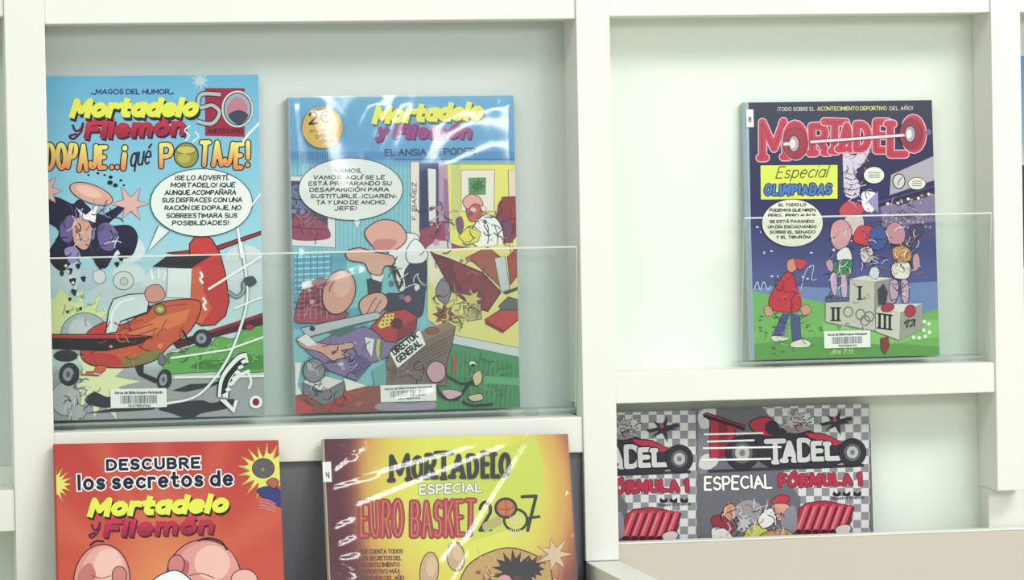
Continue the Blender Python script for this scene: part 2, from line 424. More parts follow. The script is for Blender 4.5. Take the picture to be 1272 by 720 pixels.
        for colr, colb, wd, d in passes:
            c1 = L3(colr)[:3]; c0 = L3(colb)[:3] if colb else c1
            polys = []; allp = []; r = wd/2
            def cc(t): return tuple(c0[k]+(c1[k]-c0[k])*t for k in range(3))
            def V(x, y, t):
                l = s.loc(x+d[0], y+d[1]); allp.append(l); return (l[0], l[1], cc(t))
            lev = []; k = 0
            for q in lines:
                runs = [[q[0]]]; caps = [q[0]]
                for i in range(1, len(q)):
                    runs[-1].append(q[i])
                    if 0 < i < len(q)-1:
                        a0 = math.atan2(q[i][1]-q[i-1][1], q[i][0]-q[i-1][0]); a1 = math.atan2(q[i+1][1]-q[i][1], q[i+1][0]-q[i][0])
                        if abs((a1-a0+math.pi) % (2*math.pi)-math.pi) > .75: runs.append([q[i]]); caps.append(q[i])
                caps.append(q[-1])
                for run in runs:
                    if len(run) < 2: continue
                    A = []; B = []; closed = math.hypot(run[0][0]-run[-1][0], run[0][1]-run[-1][1]) < 1e-3 and len(run) > 6
                    for i, (x, y, t) in enumerate(run):
                        u = run[i-1] if i else (run[-2] if closed else run[0]); v = run[i+1] if i < len(run)-1 else (run[1] if closed else run[-1])
                        ll = math.hypot(v[0]-u[0], v[1]-u[1]) or 1; nx, ny = -(v[1]-u[1])/ll*r, (v[0]-u[0])/ll*r
                        A.append(V(x+nx, y+ny, t)); B.append(V(x-nx, y-ny, t))
                    for i in range(len(run)-1): polys.append([A[i], A[i+1], B[i+1], B[i]]); lev.append(k)
                    k = (k+1) % 22
                if square:
                    for (x, y, t), (X, Y, _) in ((q[0], q[1]), (q[-1], q[-2])):
                        ll = math.hypot(x-X, y-Y) or 1; ux, uy = (x-X)/ll*r, (y-Y)/ll*r
                        polys.append([V(x-uy, y+ux, t), V(x-uy+ux, y+ux+uy, t), V(x+uy+ux, y-ux+uy, t), V(x+uy, y-ux, t)]); lev.append(k); k = (k+1) % 22
                    caps = caps[1:-1]
                for x, y, t in caps: polys.append([V(x+r*a, y+r*b, t) for a, b in _C8]); lev.append(k); k = (k+1) % 22
            s.put(polys, s.layer(allp), lev)
        return s
    def rects(s, col, quads):
        allp = []; polys = []; c = L3(col)[:3]
        for q in quads:
            l = [s.loc(*p) for p in q]; allp += l; polys.append([(a, b, c) for a, b in l])
        s.put(polys, s.layer(allp)); return s
    def scrib(s, x0, y0, x1, y1, n, cols, size=14, lw=2.6, seed=1):
        """small loose pen marks and flecks of colour scattered over a patch of the print"""
        R = random.Random(seed); polys = []; lev = []; allp = []
        for k in range(int(n*.7)):
            cx = (x0+x1)/2+(x1-x0)/2*R.uniform(-1, 1)*R.uniform(.5, 1); cy = (y0+y1)/2+(y1-y0)/2*R.uniform(-1, 1)*R.uniform(.5, 1)
            cs = cols[k % len(cols)]; c = L3(cs)[:3]
            if k % 4 or sum(cs) < 260:
                a = R.uniform(0, 6.3); b = R.uniform(-.5, .5); q = [(cx, cy)]
                for i in range(5): a += b; q.append((q[-1][0]+math.cos(a)*size*.34, q[-1][1]+math.sin(a)*size*.34))
                for i in range(5):
                    (ax, ay), (bx, by) = q[i], q[i+1]; d = math.hypot(bx-ax, by-ay); nx, ny = -(by-ay)/d*lw/2, (bx-ax)/d*lw/2
                    polys.append([(*s.loc(*p), c) for p in ((ax+nx, ay+ny), (bx+nx, by+ny), (bx-nx, by-ny), (ax-nx, ay-ny))]); lev.append(k % 22)
            else:
                r = size*R.uniform(.25, .55); a0 = R.uniform(0, 1)
                polys.append([(*s.loc(cx+r*math.cos(a0+i*1.257)*R.uniform(.7, 1.2), cy+r*math.sin(a0+i*1.257)*R.uniform(.6, 1.1)), c) for i in range(5)]); lev.append(k % 22)
        for p in polys: allp += [(v[0], v[1]) for v in p]
        s.put(polys, s.layer(allp), lev); return s
    def zmax(s): return s.base + INKSTEP*(s.top+1)
    def mesh(s, name, m, extra=None):
        """extra: (verts, faces, colour) solid under the ink"""
        v = list(s.v); f = list(s.f); c = list(s.c)
        if extra:
            i = len(v); v += extra[0]; f += [tuple(k+i for k in q) for q in extra[1]]; c += [L3(extra[2])[:3]]*len(extra[0])
        me = bpy.data.meshes.new(name); me.from_pydata(v, [], f)
        at = me.color_attributes.new('ink', 'FLOAT_COLOR', 'POINT')
        for k, col in enumerate(c):
            g = .3*col[0]+.55*col[1]+.15*col[2]
            at.data[k].color = (*[g+(x-g)*.9 for x in col], 1)
        # make every inked face look out of the cover
        bm = bmesh.new(); bm.from_mesh(me)
        ni = len(s.f)
        for k, fc in enumerate(bm.faces):
            fc.normal_update()
            if k < ni and fc.normal.y > 0: fc.normal_flip()
        bm.to_mesh(me); bm.free()
        me.materials.append(m); return me
def solid(x0, x1, y0, y1, z0, z1):
    v = [(x, y, z) for x in (x0, x1) for y in (y0, y1) for z in (z0, z1)]
    f = [(0, 1, 3, 2), (4, 6, 7, 5), (0, 4, 5, 1), (2, 3, 7, 6), (0, 2, 6, 4), (1, 5, 7, 3)]
    return v, f

# ------------------------------------------------------------------ a book
def book_frame(tl, tr, bl, br, y_low, y_high, z_low=None):
    """rectangle of a cover that leans: its lower edge at depth y_low, its upper at y_high; corners seen at those pixels"""
    a = on_plane(*bl, Vector((0, y_low, 0)), Vector((0, 1, 0))); b = on_plane(*tl, Vector((0, y_high, 0)), Vector((0, 1, 0)))
    t = math.atan2(y_high-y_low, b.z-a.z)
    n = Vector((0, -math.cos(t), math.sin(t)))
    o = a
    q = [on_plane(*p, o, n) for p in (tl, tr, bl, br)]
    ex = ((q[3]-q[2])+(q[1]-q[0])).normalized(); ex = (ex - n*ex.dot(n)).normalized(); ez = n.cross(ex)*-1
    if ez.z < 0: ez = -ez
    us = [(p-o).dot(ex) for p in q]; vs = [(p-o).dot(ez) for p in q]
    u0, u1 = (us[0]+us[2])/2, (us[1]+us[3])/2; v0, v1 = (vs[2]+vs[3])/2, (vs[0]+vs[1])/2
    o = o + ex*u0 + ez*v0
    return [o, ex, ez, n, u1-u0, v1-v0]
def extend_down(fr, z_floor):
    new_h = fr[5]+(fr[0].z-z_floor)/fr[2].z; d = new_h-fr[5]
    return [fr[0]-fr[2]*d, fr[1], fr[2], fr[3], fr[4], new_h]
def make_book(name, label, fr, art_fn, board, spine_col, thick=.009, rough_mat=None):
    o, ex, ez, n, w, h = fr
    root = thing(name, label, 'comic book', (0, 0, 0), None)
    Mx = Matrix.Identity(4)
    for i in range(3): Mx[i][0], Mx[i][1], Mx[i][2], Mx[i][3] = ex[i], -n[i], ez[i], o[i]
    root.matrix_world = Mx
    A = Art(fr); art_fn(A)
    ct = .0018
    link('front_cover', A.mesh('front_cover', INK, (*solid(0, w, 0, ct, 0, h), board)), root)
    B = Art(fr)
    link('back_cover', B.mesh('back_cover', INK, (*solid(0, w, thick-ct, thick, 0, h), board)), root)
    # rounded spine on the left edge
    vs = []; fs = []; N = 8
    for i in range(N+1):
        a = math.pi*i/N; y = thick/2-math.cos(a)*thick/2; x = -math.sin(a)*.0022
        vs += [(x, y, 0), (x, y, h)]
    for i in range(N): fs.append((2*i, 2*i+1, 2*i+3, 2*i+2))
    i0 = len(vs); fs.append(tuple(range(0, 2*N+2, 2))); fs.append(tuple(range(2*N+1, 0, -2)))
    link('spine', B.mesh('spine', INK, (vs, fs, spine_col)), root)
    link('page_block', box_mesh('page_block', PAPER, .0006, w-.004, ct+.0001, thick-ct-.0001, .003, h-.003, 0), root)
    return root, A
def sticker(root, fr, base, name, fn, quad, label=None, back=(240, 240, 236)):
    """a stuck-on label: thin slab with its own print; quad given in photograph pixels"""
    S = Art(fr, base+.0002); l = [S.loc(*p) for p in quad]
    x0, x1 = min((l[0][0]+l[3][0])/2, l[0][0]), (l[1][0]+l[2][0])/2; z1, z0 = (l[0][1]+l[1][1])/2, (l[2][1]+l[3][1])/2
    fn(S)
    o = link(name, S.mesh(name, LABELM, (*solid(x0, x1, -base-.00018, -.0001, z0, z1), back)), root)
    if label: o['label'] = label
    return o
def barcode(S, quad, seed):
    (x0, y0), (x1, y1), (x2, y2), (x3, y3) = quad
    def q(u, v): return (x0+(x1-x0)*u+(x3-x0)*v, y0+(y1-y0)*u+(y3-y0)*v)
    R = random.Random(seed); u = .17; qs = []
    while u < .81:
        d = R.choice((.006, .009, .014)); qs.append([q(u, .34), q(u+d, .34), q(u+d, .76), q(u, .76)]); u += d+R.choice((.007, .009, .013))
    S.rects((45, 45, 75), qs)
    hh = math.hypot(x3-x0, y3-y0)
    S.T((60, 60, 80), 'Xarxa de Biblioteques Municipals', q(.07, .27), q(.93, .27), hh*.15, hh*.03)
    S.T((60, 60, 80), '1237883142', q(.3, .94), q(.7, .94), hh*.13, hh*.03)
def film(root, fr, base, folds, cells=(70, 90), amp=1.0, over=.001):
    """clear wrapper with pressed folds; folds: (u0, v0, u1, v1, width, height) in cover fractions from the top left"""
    o, ex, ez, n, w, h = fr
    nx, ny = cells; vs = []; fs = []
    R = random.Random(len(folds))
    for j in range(ny+1):
        for i in range(nx+1):
            u, v = i/nx, j/ny; x, z = u*w, (1-v)*h; d = 0
            for (u0, v0, u1, v1, wd, ht) in folds:
                ax, az, bx, bz = u0*w, (1-v0)*h, u1*w, (1-v1)*h
                L2 = (bx-ax)**2+(bz-az)**2; t = max(0, min(1, ((x-ax)*(bx-ax)+(z-az)*(bz-az))/L2))
                dd = math.hypot(x-ax-t*(bx-ax), z-az-t*(bz-az))
                d += ht*math.exp(-(dd/wd)**2)
            e = min(u, 1-u, v, 1-v)
            vs.append((-over+u*(w+2*over), -base-.0003-amp*d*min(1, e*30+.2), -over+(1-v)*(h+2*over)))
    for j in range(ny):
        for i in range(nx):
            a = j*(nx+1)+i; fs.append((a, a+nx+1, a+nx+2, a+1))
    me = bpy.data.meshes.new('plastic_wrapper'); me.from_pydata(vs, [], fs)
    for p in me.polygons: p.use_smooth = True
    me.materials.append(FILM)
    f = link('plastic_wrapper', me, root); f['label'] = 'clear creased plastic wrapper'
    return f

K = (28, 28, 40)          # black ink
WH = (238, 240, 236)
PEACH = (222, 168, 150)
def mix(a, b, t):
    t = max(0, min(1, t)); return tuple(a[k]+(b[k]-a[k])*t for k in range(3))

# ------------------------------------------------------------------ printed covers
def speech(A, cx, cy, rx, ry, lines, h, tail=None, fill=(226, 238, 232), bold=.17):
    if tail: A.P(fill, *tail, line=K, lw=3)
    A.E(fill, cx, cy, rx, ry, line=K, lw=3, n=48)
    if tail: A.P(fill, *[(cx+(p[0]-cx)*.985 if i != 1 else (tail[0][0]+tail[2][0])/2, p[1] if i != 1 else (tail[0][1]+tail[2][1])/2+8) for i, p in enumerate(tail)])
    for k, (t, x0, x1, y) in enumerate(lines):
        A.T((40, 42, 55), t, (x0, y), (x1, y-1), h, h*bold*1.25, .1, jit=.16, seed=k)

def art_plane(A):
    def bgc(u, v):
        c = mix((96, 176, 214), (140, 206, 226), v*2.6)
        c = mix(c, (192, 218, 222), (v-.4)*3)
        if v > .86: c = (168, 172, 176)
        return c
    A.G(bgc, 10, 36)
    A.view(50, 300, 3)
    # haze and clouds, runway
    for x, y, r1, r2, c in ((170, 140, 80, 45, (176, 198, 214)), (330, 120, 60, 40, (206, 222, 226)), (480, 170, 110, 70, (206, 220, 226)), (760, 120, 90, 110, (206, 218, 224)), (90, 120, 60, 80, (190, 212, 224)), (300, 190, 110, 40, (196, 210, 220))):
        A.E(c, x, y, r1, r2)
    A.P((160, 164, 168), (-80, 520), (300, 505), (560, 500), (840, 500), (840, 690), (-80, 690))
    A.P((196, 202, 204), (470, 488), (840, 478), (840, 502), (470, 512))
    A.star((222, 232, 160), 140, 320, 150, 85, 13, 3, line=(150, 165, 90), lw=2)
    A.star((222, 232, 160), 60, 300, 140, 80, 9, 8)
    A.star((226, 234, 178), 220, 520, 150, 70, 11, 5)
    A.blob((98, 172, 84), (455, 450), (480, 415), (530, 412), (580, 385), (625, 392), (660, 355), (720, 362), (760, 330), (845, 322), (848, 474), (700, 482), (540, 490), (470, 492), line=(60, 110, 60), lw=3)
    A.blob((70, 140, 70), (560, 470), (620, 440), (700, 445), (760, 420), (845, 430), (845, 470), (700, 478))
    for x, y in ((560, 425), (640, 400), (720, 385), (790, 365)): A.curve((130, 196, 104), 8, (x-25, y+8), (x, y-8), (x+25, y+6))
    # shadows on the runway
    A.blob((52, 54, 66), (165, 590), (200, 560), (250, 578), (300, 570), (330, 600), (260, 618), (200, 612))
    A.blob((52, 54, 66), (440, 622), (520, 600), (600, 590), (640, 600), (720, 585), (700, 620), (600, 640), (560, 662), (490, 640))
    A.P((52, 54, 66), (490, 555), (560, 530), (620, 528), (700, 515), (640, 540), (540, 560))
    A.P((52, 54, 66), (160, 640), (300, 616), (440, 612), (420, 626), (250, 636))
    # grey discs and pebbles by the propeller
    A.E((172, 184, 196), 165, 345, 88, 80, line=(90, 95, 110), lw=3)
    A.E((200, 210, 214), 150, 330, 45, 45)
    A.E((52, 54, 70), 95, 425, 45, 22)
    A.E((186, 188, 190), 95, 585, 55, 62, line=(120, 122, 128), lw=3)
    A.star((176, 178, 184), 135, 637, 36, 28, 9, 2, line=(90, 92, 100), lw=3)
    A.E((210, 216, 218), 220, 130, 24, 26, line=(110, 120, 130), lw=2); A.E((210, 216, 218), 310, 145, 38, 34, line=(110, 120, 130), lw=3); A.E((190, 200, 206), 312, 148, 15, 15, line=(110, 120, 130), lw=2)
    # far wing
    A.P((84, 30, 52), (490, 375), (640, 330), (840, 262), (840, 305), (660, 352), (510, 398), line=K, lw=3)
    A.P((150, 44, 60), (560, 352), (840, 262), (840, 275), (580, 356))
    A.E((176, 36, 66), 780, 318, 15, 11, line=K, lw=2)
    # tailplane behind
    A.P((150, 50, 56), (470, 42), (640, 22), (830, -42), (832, -30), (660, 34), (560, 58), line=K, lw=3)
    # tail fin
    A.P((204, 52, 54), (556, 8), (584, -28), (606, -32), (640, -8), (668, 40), (690, 118), (704, 222), (690, 276), (650, 310), (600, 314), (566, 292), line=K, lw=4)
    A.P((218, 96, 62), (566, 100), (596, 92), (610, 190), (640, 250), (600, 306), (566, 292), (540, 260), (552, 200))
    A.curve((240, 238, 236), 9, (596, 112), (604, 128), (596, 138), (606, 156)); A.curve((240, 238, 236), 9, (606, 208), (616, 226), (608, 236), (618, 256))
    A.P((44, 44, 56), (420, 92), (470, 56), (636, 52), (560, 98), line=K, lw=3)
    A.P((224, 232, 234), (475, 98), (565, 100), (560, 210), (470, 208), line=(90, 95, 105), lw=2)
    # fuselage
    A.blob((212, 86, 56), (150, 410), (165, 360), (230, 325), (330, 300), (430, 232), (560, 214), (600, 240), (560, 330), (480, 390), (430, 440), (330, 468), (220, 466), (165, 446), line=K, lw=4)
    A.blob((206, 56, 54), (150, 410), (170, 345), (205, 315), (250, 300), (262, 345), (250, 372), (180, 420), line=K, lw=3)
    A.P((228, 120, 66), (330, 340), (440, 280), (560, 250), (540, 300), (420, 350), (300, 385))
    A.blob((132, 128, 72), (300, 442), (380, 416), (446, 402), (430, 438), (350, 462), (310, 462))
    A.blob((196, 56, 50), (170, 420), (250, 415), (300, 440), (290, 464), (220, 464), (168, 446))
    # windscreen and empty cockpit
    A.P((72, 40, 44), (290, 300), (400, 270), (420, 240), (380, 230), (300, 270))
    A.P((210, 224, 228), (244, 342), (254, 260), (272, 214), (330, 196), (408, 192), (398, 262), (300, 296), (284, 336), line=K, lw=4)
    A.curve((244, 248, 246), 7, (262, 330), (268, 268), (300, 226), (350, 212))
    A.S((190, 60, 60), 6, (275, 300), (300, 318), (380, 290))
    A.blob((218, 150, 140), (400, 170), (440, 160), (464, 190), (456, 216), (410, 226), (390, 200), line=(110, 60, 60), lw=3)
    for a, b in (((420, 140), (412, 105)), ((440, 138), (440, 100)), ((458, 145), (470, 112))): A.S((240, 244, 240), 7, a, b)
    A.E((150, 138, 60), 446, 252, 22, 20, line=K, lw=3); A.E((212, 196, 100), 446, 252, 11, 9)
    for x0, y0, x1, y1 in ((330, 335, 420, 305), (350, 352, 440, 322), (470, 240, 545, 232)): A.S((150, 54, 40), 3, (x0, y0), (x1, y1))
    # near wing
    A.P((200, 46, 52), (-80, 344), (300, 346), (416, 352), (330, 368), (-80, 362), line=K, lw=3)
    A.P((38, 36, 48), (-80, 360), (300, 362), (416, 354), (372, 380), (240, 406), (40, 398), (-80, 396), line=K, lw=3)
    # undercarriage
    A.P((216, 96, 60), (210, 460), (250, 462), (240, 480), (216, 500), (150, 496), (150, 486), (200, 484), line=K, lw=3)
    A.P((48, 46, 60), (350, 462), (386, 458), (384, 488), (440, 512), (430, 528), (366, 498))
    A.S(K, 8, (530, 330), (550, 365), (600, 372))
    for x, y, r1, r2 in ((108, 494, 36, 42), (462, 514, 26, 38), (604, 360, 34, 32)):
        A.E((52, 54, 66), x, y, r1, r2, .2, line=K, lw=3); A.E((150, 156, 168), x-4, y, r1*.55, r2*.6, .2); A.E((90, 94, 106), x-4, y, r1*.22, r2*.25)
    A.blob((110, 116, 130), (440, 425), (455, 415), (468, 445), (455, 460), (440, 450), line=K, lw=2)
    A.scrib(170, 300, 560, 450, 30, ((160, 56, 40), (236, 130, 80), (120, 40, 34)), 30, 3, 4); A.scrib(60, 480, 240, 660, 30, (K, (226, 230, 230), (120, 124, 130)), 22, 3, 5); A.scrib(470, 380, 830, 470, 40, ((60, 120, 56), (140, 206, 110)), 22, 3, 6); A.scrib(60, 190, 260, 300, 20, ((150, 160, 110), (236, 240, 200)), 22, 3, 7)
    # slipstream
    wh = (240, 244, 242)
    A.curve((120, 140, 155), 12, (470, 602), (590, 570), (690, 450), (752, 300), (772, 180), (748, 0)); A.curve(wh, 8, (470, 602), (590, 570), (690, 450), (752, 300), (772, 180), (748, 0))
    A.S(wh, 7, (485, 434), (700, 402), (840, 352)); A.S(wh, 9, (625, 178), (735, 110), (840, 44)); A.S(wh, 7, (720, 250), (840, 200))
    A.S(wh, 8, (500, 505), (840, 500))
    A.curve((96, 108, 118), 16, (700, 185), (730, 205), (756, 186), (758, 152), (800, 150)); A.curve((150, 166, 172), 9, (700, 185), (730, 205), (756, 186), (758, 152)); A.blob((70, 80, 92), (756, 140), (790, 128), (806, 152), (776, 168))
    # arrow sign
    A.curve(K, 46, (680, 580), (690, 510), (740, 445), (772, 432)); A.curve(wh, 38, (680, 580), (690, 510), (740, 445), (772, 432)); A.curve(K, 20, (682, 578), (694, 512), (740, 455), (766, 440))
    for k in range(7):
        t = k/6; A.rects(wh, [[(676+t*70, 570-t*125), (692+t*70, 562-t*125), (700+t*70, 572-t*125), (684+t*70, 580-t*125)]])
    A.P(wh, (666, 588), (722, 640), (738, 592), (724, 588), (718, 616), (690, 585), line=K, lw=2)
    A.curve(wh, 12, (712, 530), (740, 500), (780, 480)); A.curve(wh, 9, (770, 480), (785, 520), (775, 548))
    A.E(wh, 803, 597, 24, 24); A.E((140, 30, 44), 803, 597, 13, 14)
    # upper part -----------------------------------------------------------
    A.view(50, 80, 3)
    # dark ragged burst with lilac and pink puffs
    A.E((206, 224, 230), 330, 690, 60, 50)
    A.blob((36, 36, 66), (-20, 490), (60, 495), (120, 520), (150, 505), (220, 560), (300, 525), (305, 545), (250, 600), (330, 600), (362, 640), (345, 705), (310, 720), (285, 690), (240, 760), (190, 720), (130, 725), (80, 770), (30, 710), (70, 620), (-20, 560), line=K, lw=3)
    A.blob((112, 92, 156), (75, 600), (110, 560), (130, 600), (112, 660), (80, 650)); A.blob((112, 92, 156), (215, 610), (250, 590), (290, 630), (270, 690), (225, 680)); A.blob((150, 140, 190), (90, 690), (130, 680), (150, 720), (110, 740))
    A.blob((214, 160, 138), (120, 590), (150, 570), (190, 600), (185, 670), (160, 690), (125, 660), line=K, lw=2)
    A.P((236, 240, 238), (130, 530), (170, 560), (215, 520), (205, 590), (160, 575), line=K, lw=2)
    A.E((220, 166, 148), 190, 482, 84, 34, .35, line=K, lw=3); A.E((236, 190, 172), 182, 474, 50, 18, .35)
    A.star((224, 176, 170), 338, 520, 70, 30, 6, 4, line=(120, 80, 90), lw=3); A.star((224, 176, 170), 20, 470, 60, 30, 7, 6, line=(120, 80, 90), lw=3)
    A.scrib(60, 500, 330, 715, 60, (K, (150, 140, 190), (70, 70, 110), (206, 206, 226)), 28, 3.5, 1); A.scrib(120, 580, 190, 680, 8, ((150, 90, 80), (236, 196, 180)), 22, 3, 3)
    for x, y, r in ((262, 420, 8), (300, 432, 6), (280, 450, 9), (180, 412, 5), (215, 405, 6), (240, 412, 5), (260, 440, 10), (312, 450, 5)): A.E(K, x, y, r, r*.8)
    A.view(50, 300, 3)
    for x, y, r in ((75, 80, 26), (220, 80, 20), (110, 110, 10), (140, 92, 9), (80, 120, 8), (120, 150, 13), (160, 140, 10), (110, 215, 6), (125, 188, 11), (150, 250, 6), (100, 262, 5), (300, 60, 12), (318, 40, 14), (285, 85, 9)): A.blob(K, (x-r, y-r*.7), (x+r, y-r), (x+r*.3, y+r*1.2))
    for k in range(7): A.star((230, 236, 236), 95+k*9, 90+k*21, 9, 4, 5, k)
    A.view(50, 80, 3)
    A.T((40, 60, 120), 'MAGOS DEL HUMOR', (205, 112), (482, 112), 21, 4.6, .08)
    A.S((40, 60, 120), 5, (188, 108), (206, 112)); A.S((40, 60, 120), 5, (482, 112), (498, 106))
    A.star((150, 200, 220), 595, 60, 38, 18, 9, 3); A.E((190, 200, 210), 595, 62, 16, 14)
    # anniversary mark
    A.P((158, 24, 62), (614, 88), (762, 88), (762, 270), (614, 266))
    A.E((150, 170, 190), 735, 166, 55, 64, line=K, lw=12); A.ring((206, 210, 206), 735, 166, 56, 65, 7)
    A.blob((190, 120, 140), (700, 150), (735, 120), (770, 150), (765, 190), (730, 212), (700, 190)); A.blob((60, 66, 90), (700, 190), (740, 170), (775, 190), (740, 225))
    A.curve(K, 20, (672, 112), (600, 112), (592, 160), (640, 152), (668, 180), (640, 220), (584, 212)); A.curve((176, 186, 184), 13, (672, 112), (600, 112), (592, 160), (640, 152), (668, 180), (640, 220), (584, 212))
    A.T((90, 14, 36), 'ANIVERSARIO', (622, 258), (756, 258), 20, 3.5)
    logo_two(A, (108, 200), (586, 196), 74, (166, 274), (530, 262), 58, (118, 268))
    # title
    for t, a, b, h in (('DOPAJE', (14, 396), (248, 394), 100), ('..', (258, 392), (294, 392), 60), ('P', (442, 388), (496, 386), 92), ('TAJE', (588, 382), (756, 386), 96), ('!', (766, 386), (798, 380), 96)):
        A.T((240, 226, 110), t, a, b, h, 16, .06, jit=.2, seed=5, out=K, ow=4.5, col2=(228, 140, 70), gap=.42)
    A.T((240, 226, 110), '¡', (298, 396), (324, 394), 95, 19, .1, out=K, ow=4.5, col2=(228, 140, 70))
    A.T((38, 36, 56), 'qué', (332, 384), (412, 372), 76, 7.5, .3)
    A.E((150, 150, 60), 544, 338, 45, 46, line=K, lw=4); A.E((206, 190, 90), 544, 318, 36, 15, line=K, lw=2); A.E((186, 176, 70), 535, 350, 24, 18)
    A.curve((225, 235, 235), 5, (540, 285), (555, 265), (538, 245), (560, 228)); A.curve((225, 235, 235), 5, (565, 290), (590, 268), (575, 250))
    speech(A, 600, 515, 190, 126, (('¡SE LO ADVERTÍ,', 500, 702, 432), ('MORTADELO! ¡QUE', 484, 726, 459), ('AUNQUE ACOMPAÑARA', 462, 730, 487), ('SUS DISFRACES CON UNA', 452, 752, 515), ('RACIÓN DE DOPAJE, NO', 462, 748, 544), ('SOBREESTIMARA SUS', 468, 734, 573), ('POSIBILIDADES!', 490, 702, 600)), 19, ((440, 600), (398, 700), (480, 622)))
    A.S((240, 244, 242), 8, (735, 610), (750, 720)); A.S((240, 244, 242), 8, (755, 290), (775, 260), (825, 210)); A.S((240, 244, 242), 6, (750, 570), (830, 470))

def logo_two(A, a0, a1, h1, b0, b1, h2, yp):
    """the two-line yellow over crimson lettering"""
    A.T((204, 34, 72), 'Filemón', (b0[0]-4, b0[1]+4), (b1[0]+8, b1[1]+2), h2*1.25, h2*.36, .24, shadow=(78, 16, 50), sh=(6, 9), gap=.3, jit=.02, col2=(160, 22, 62), square=1)
    A.curve((92, 24, 66), h2*.16, (yp[0]+2, yp[1]-h2*.75), (yp[0]+14, yp[1]-h2*.35), (yp[0]+34, yp[1]-h2*.5), (yp[0]+42, yp[1]-h2*.9)); A.curve((92, 24, 66), h2*.16, (yp[0]+42, yp[1]-h2*.9), (yp[0]+34, yp[1]-h2*.3), (yp[0]+6, yp[1]+h2*.16), (yp[0]-8, yp[1]-h2*.02), (yp[0]+20, yp[1]-h2*.16))
    A.T((228, 232, 44), 'Mortadelo', a0, a1, h1, h1*.31, .28, shadow=(36, 36, 30), sh=(7, 12), gap=.3, jit=.02, square=1)

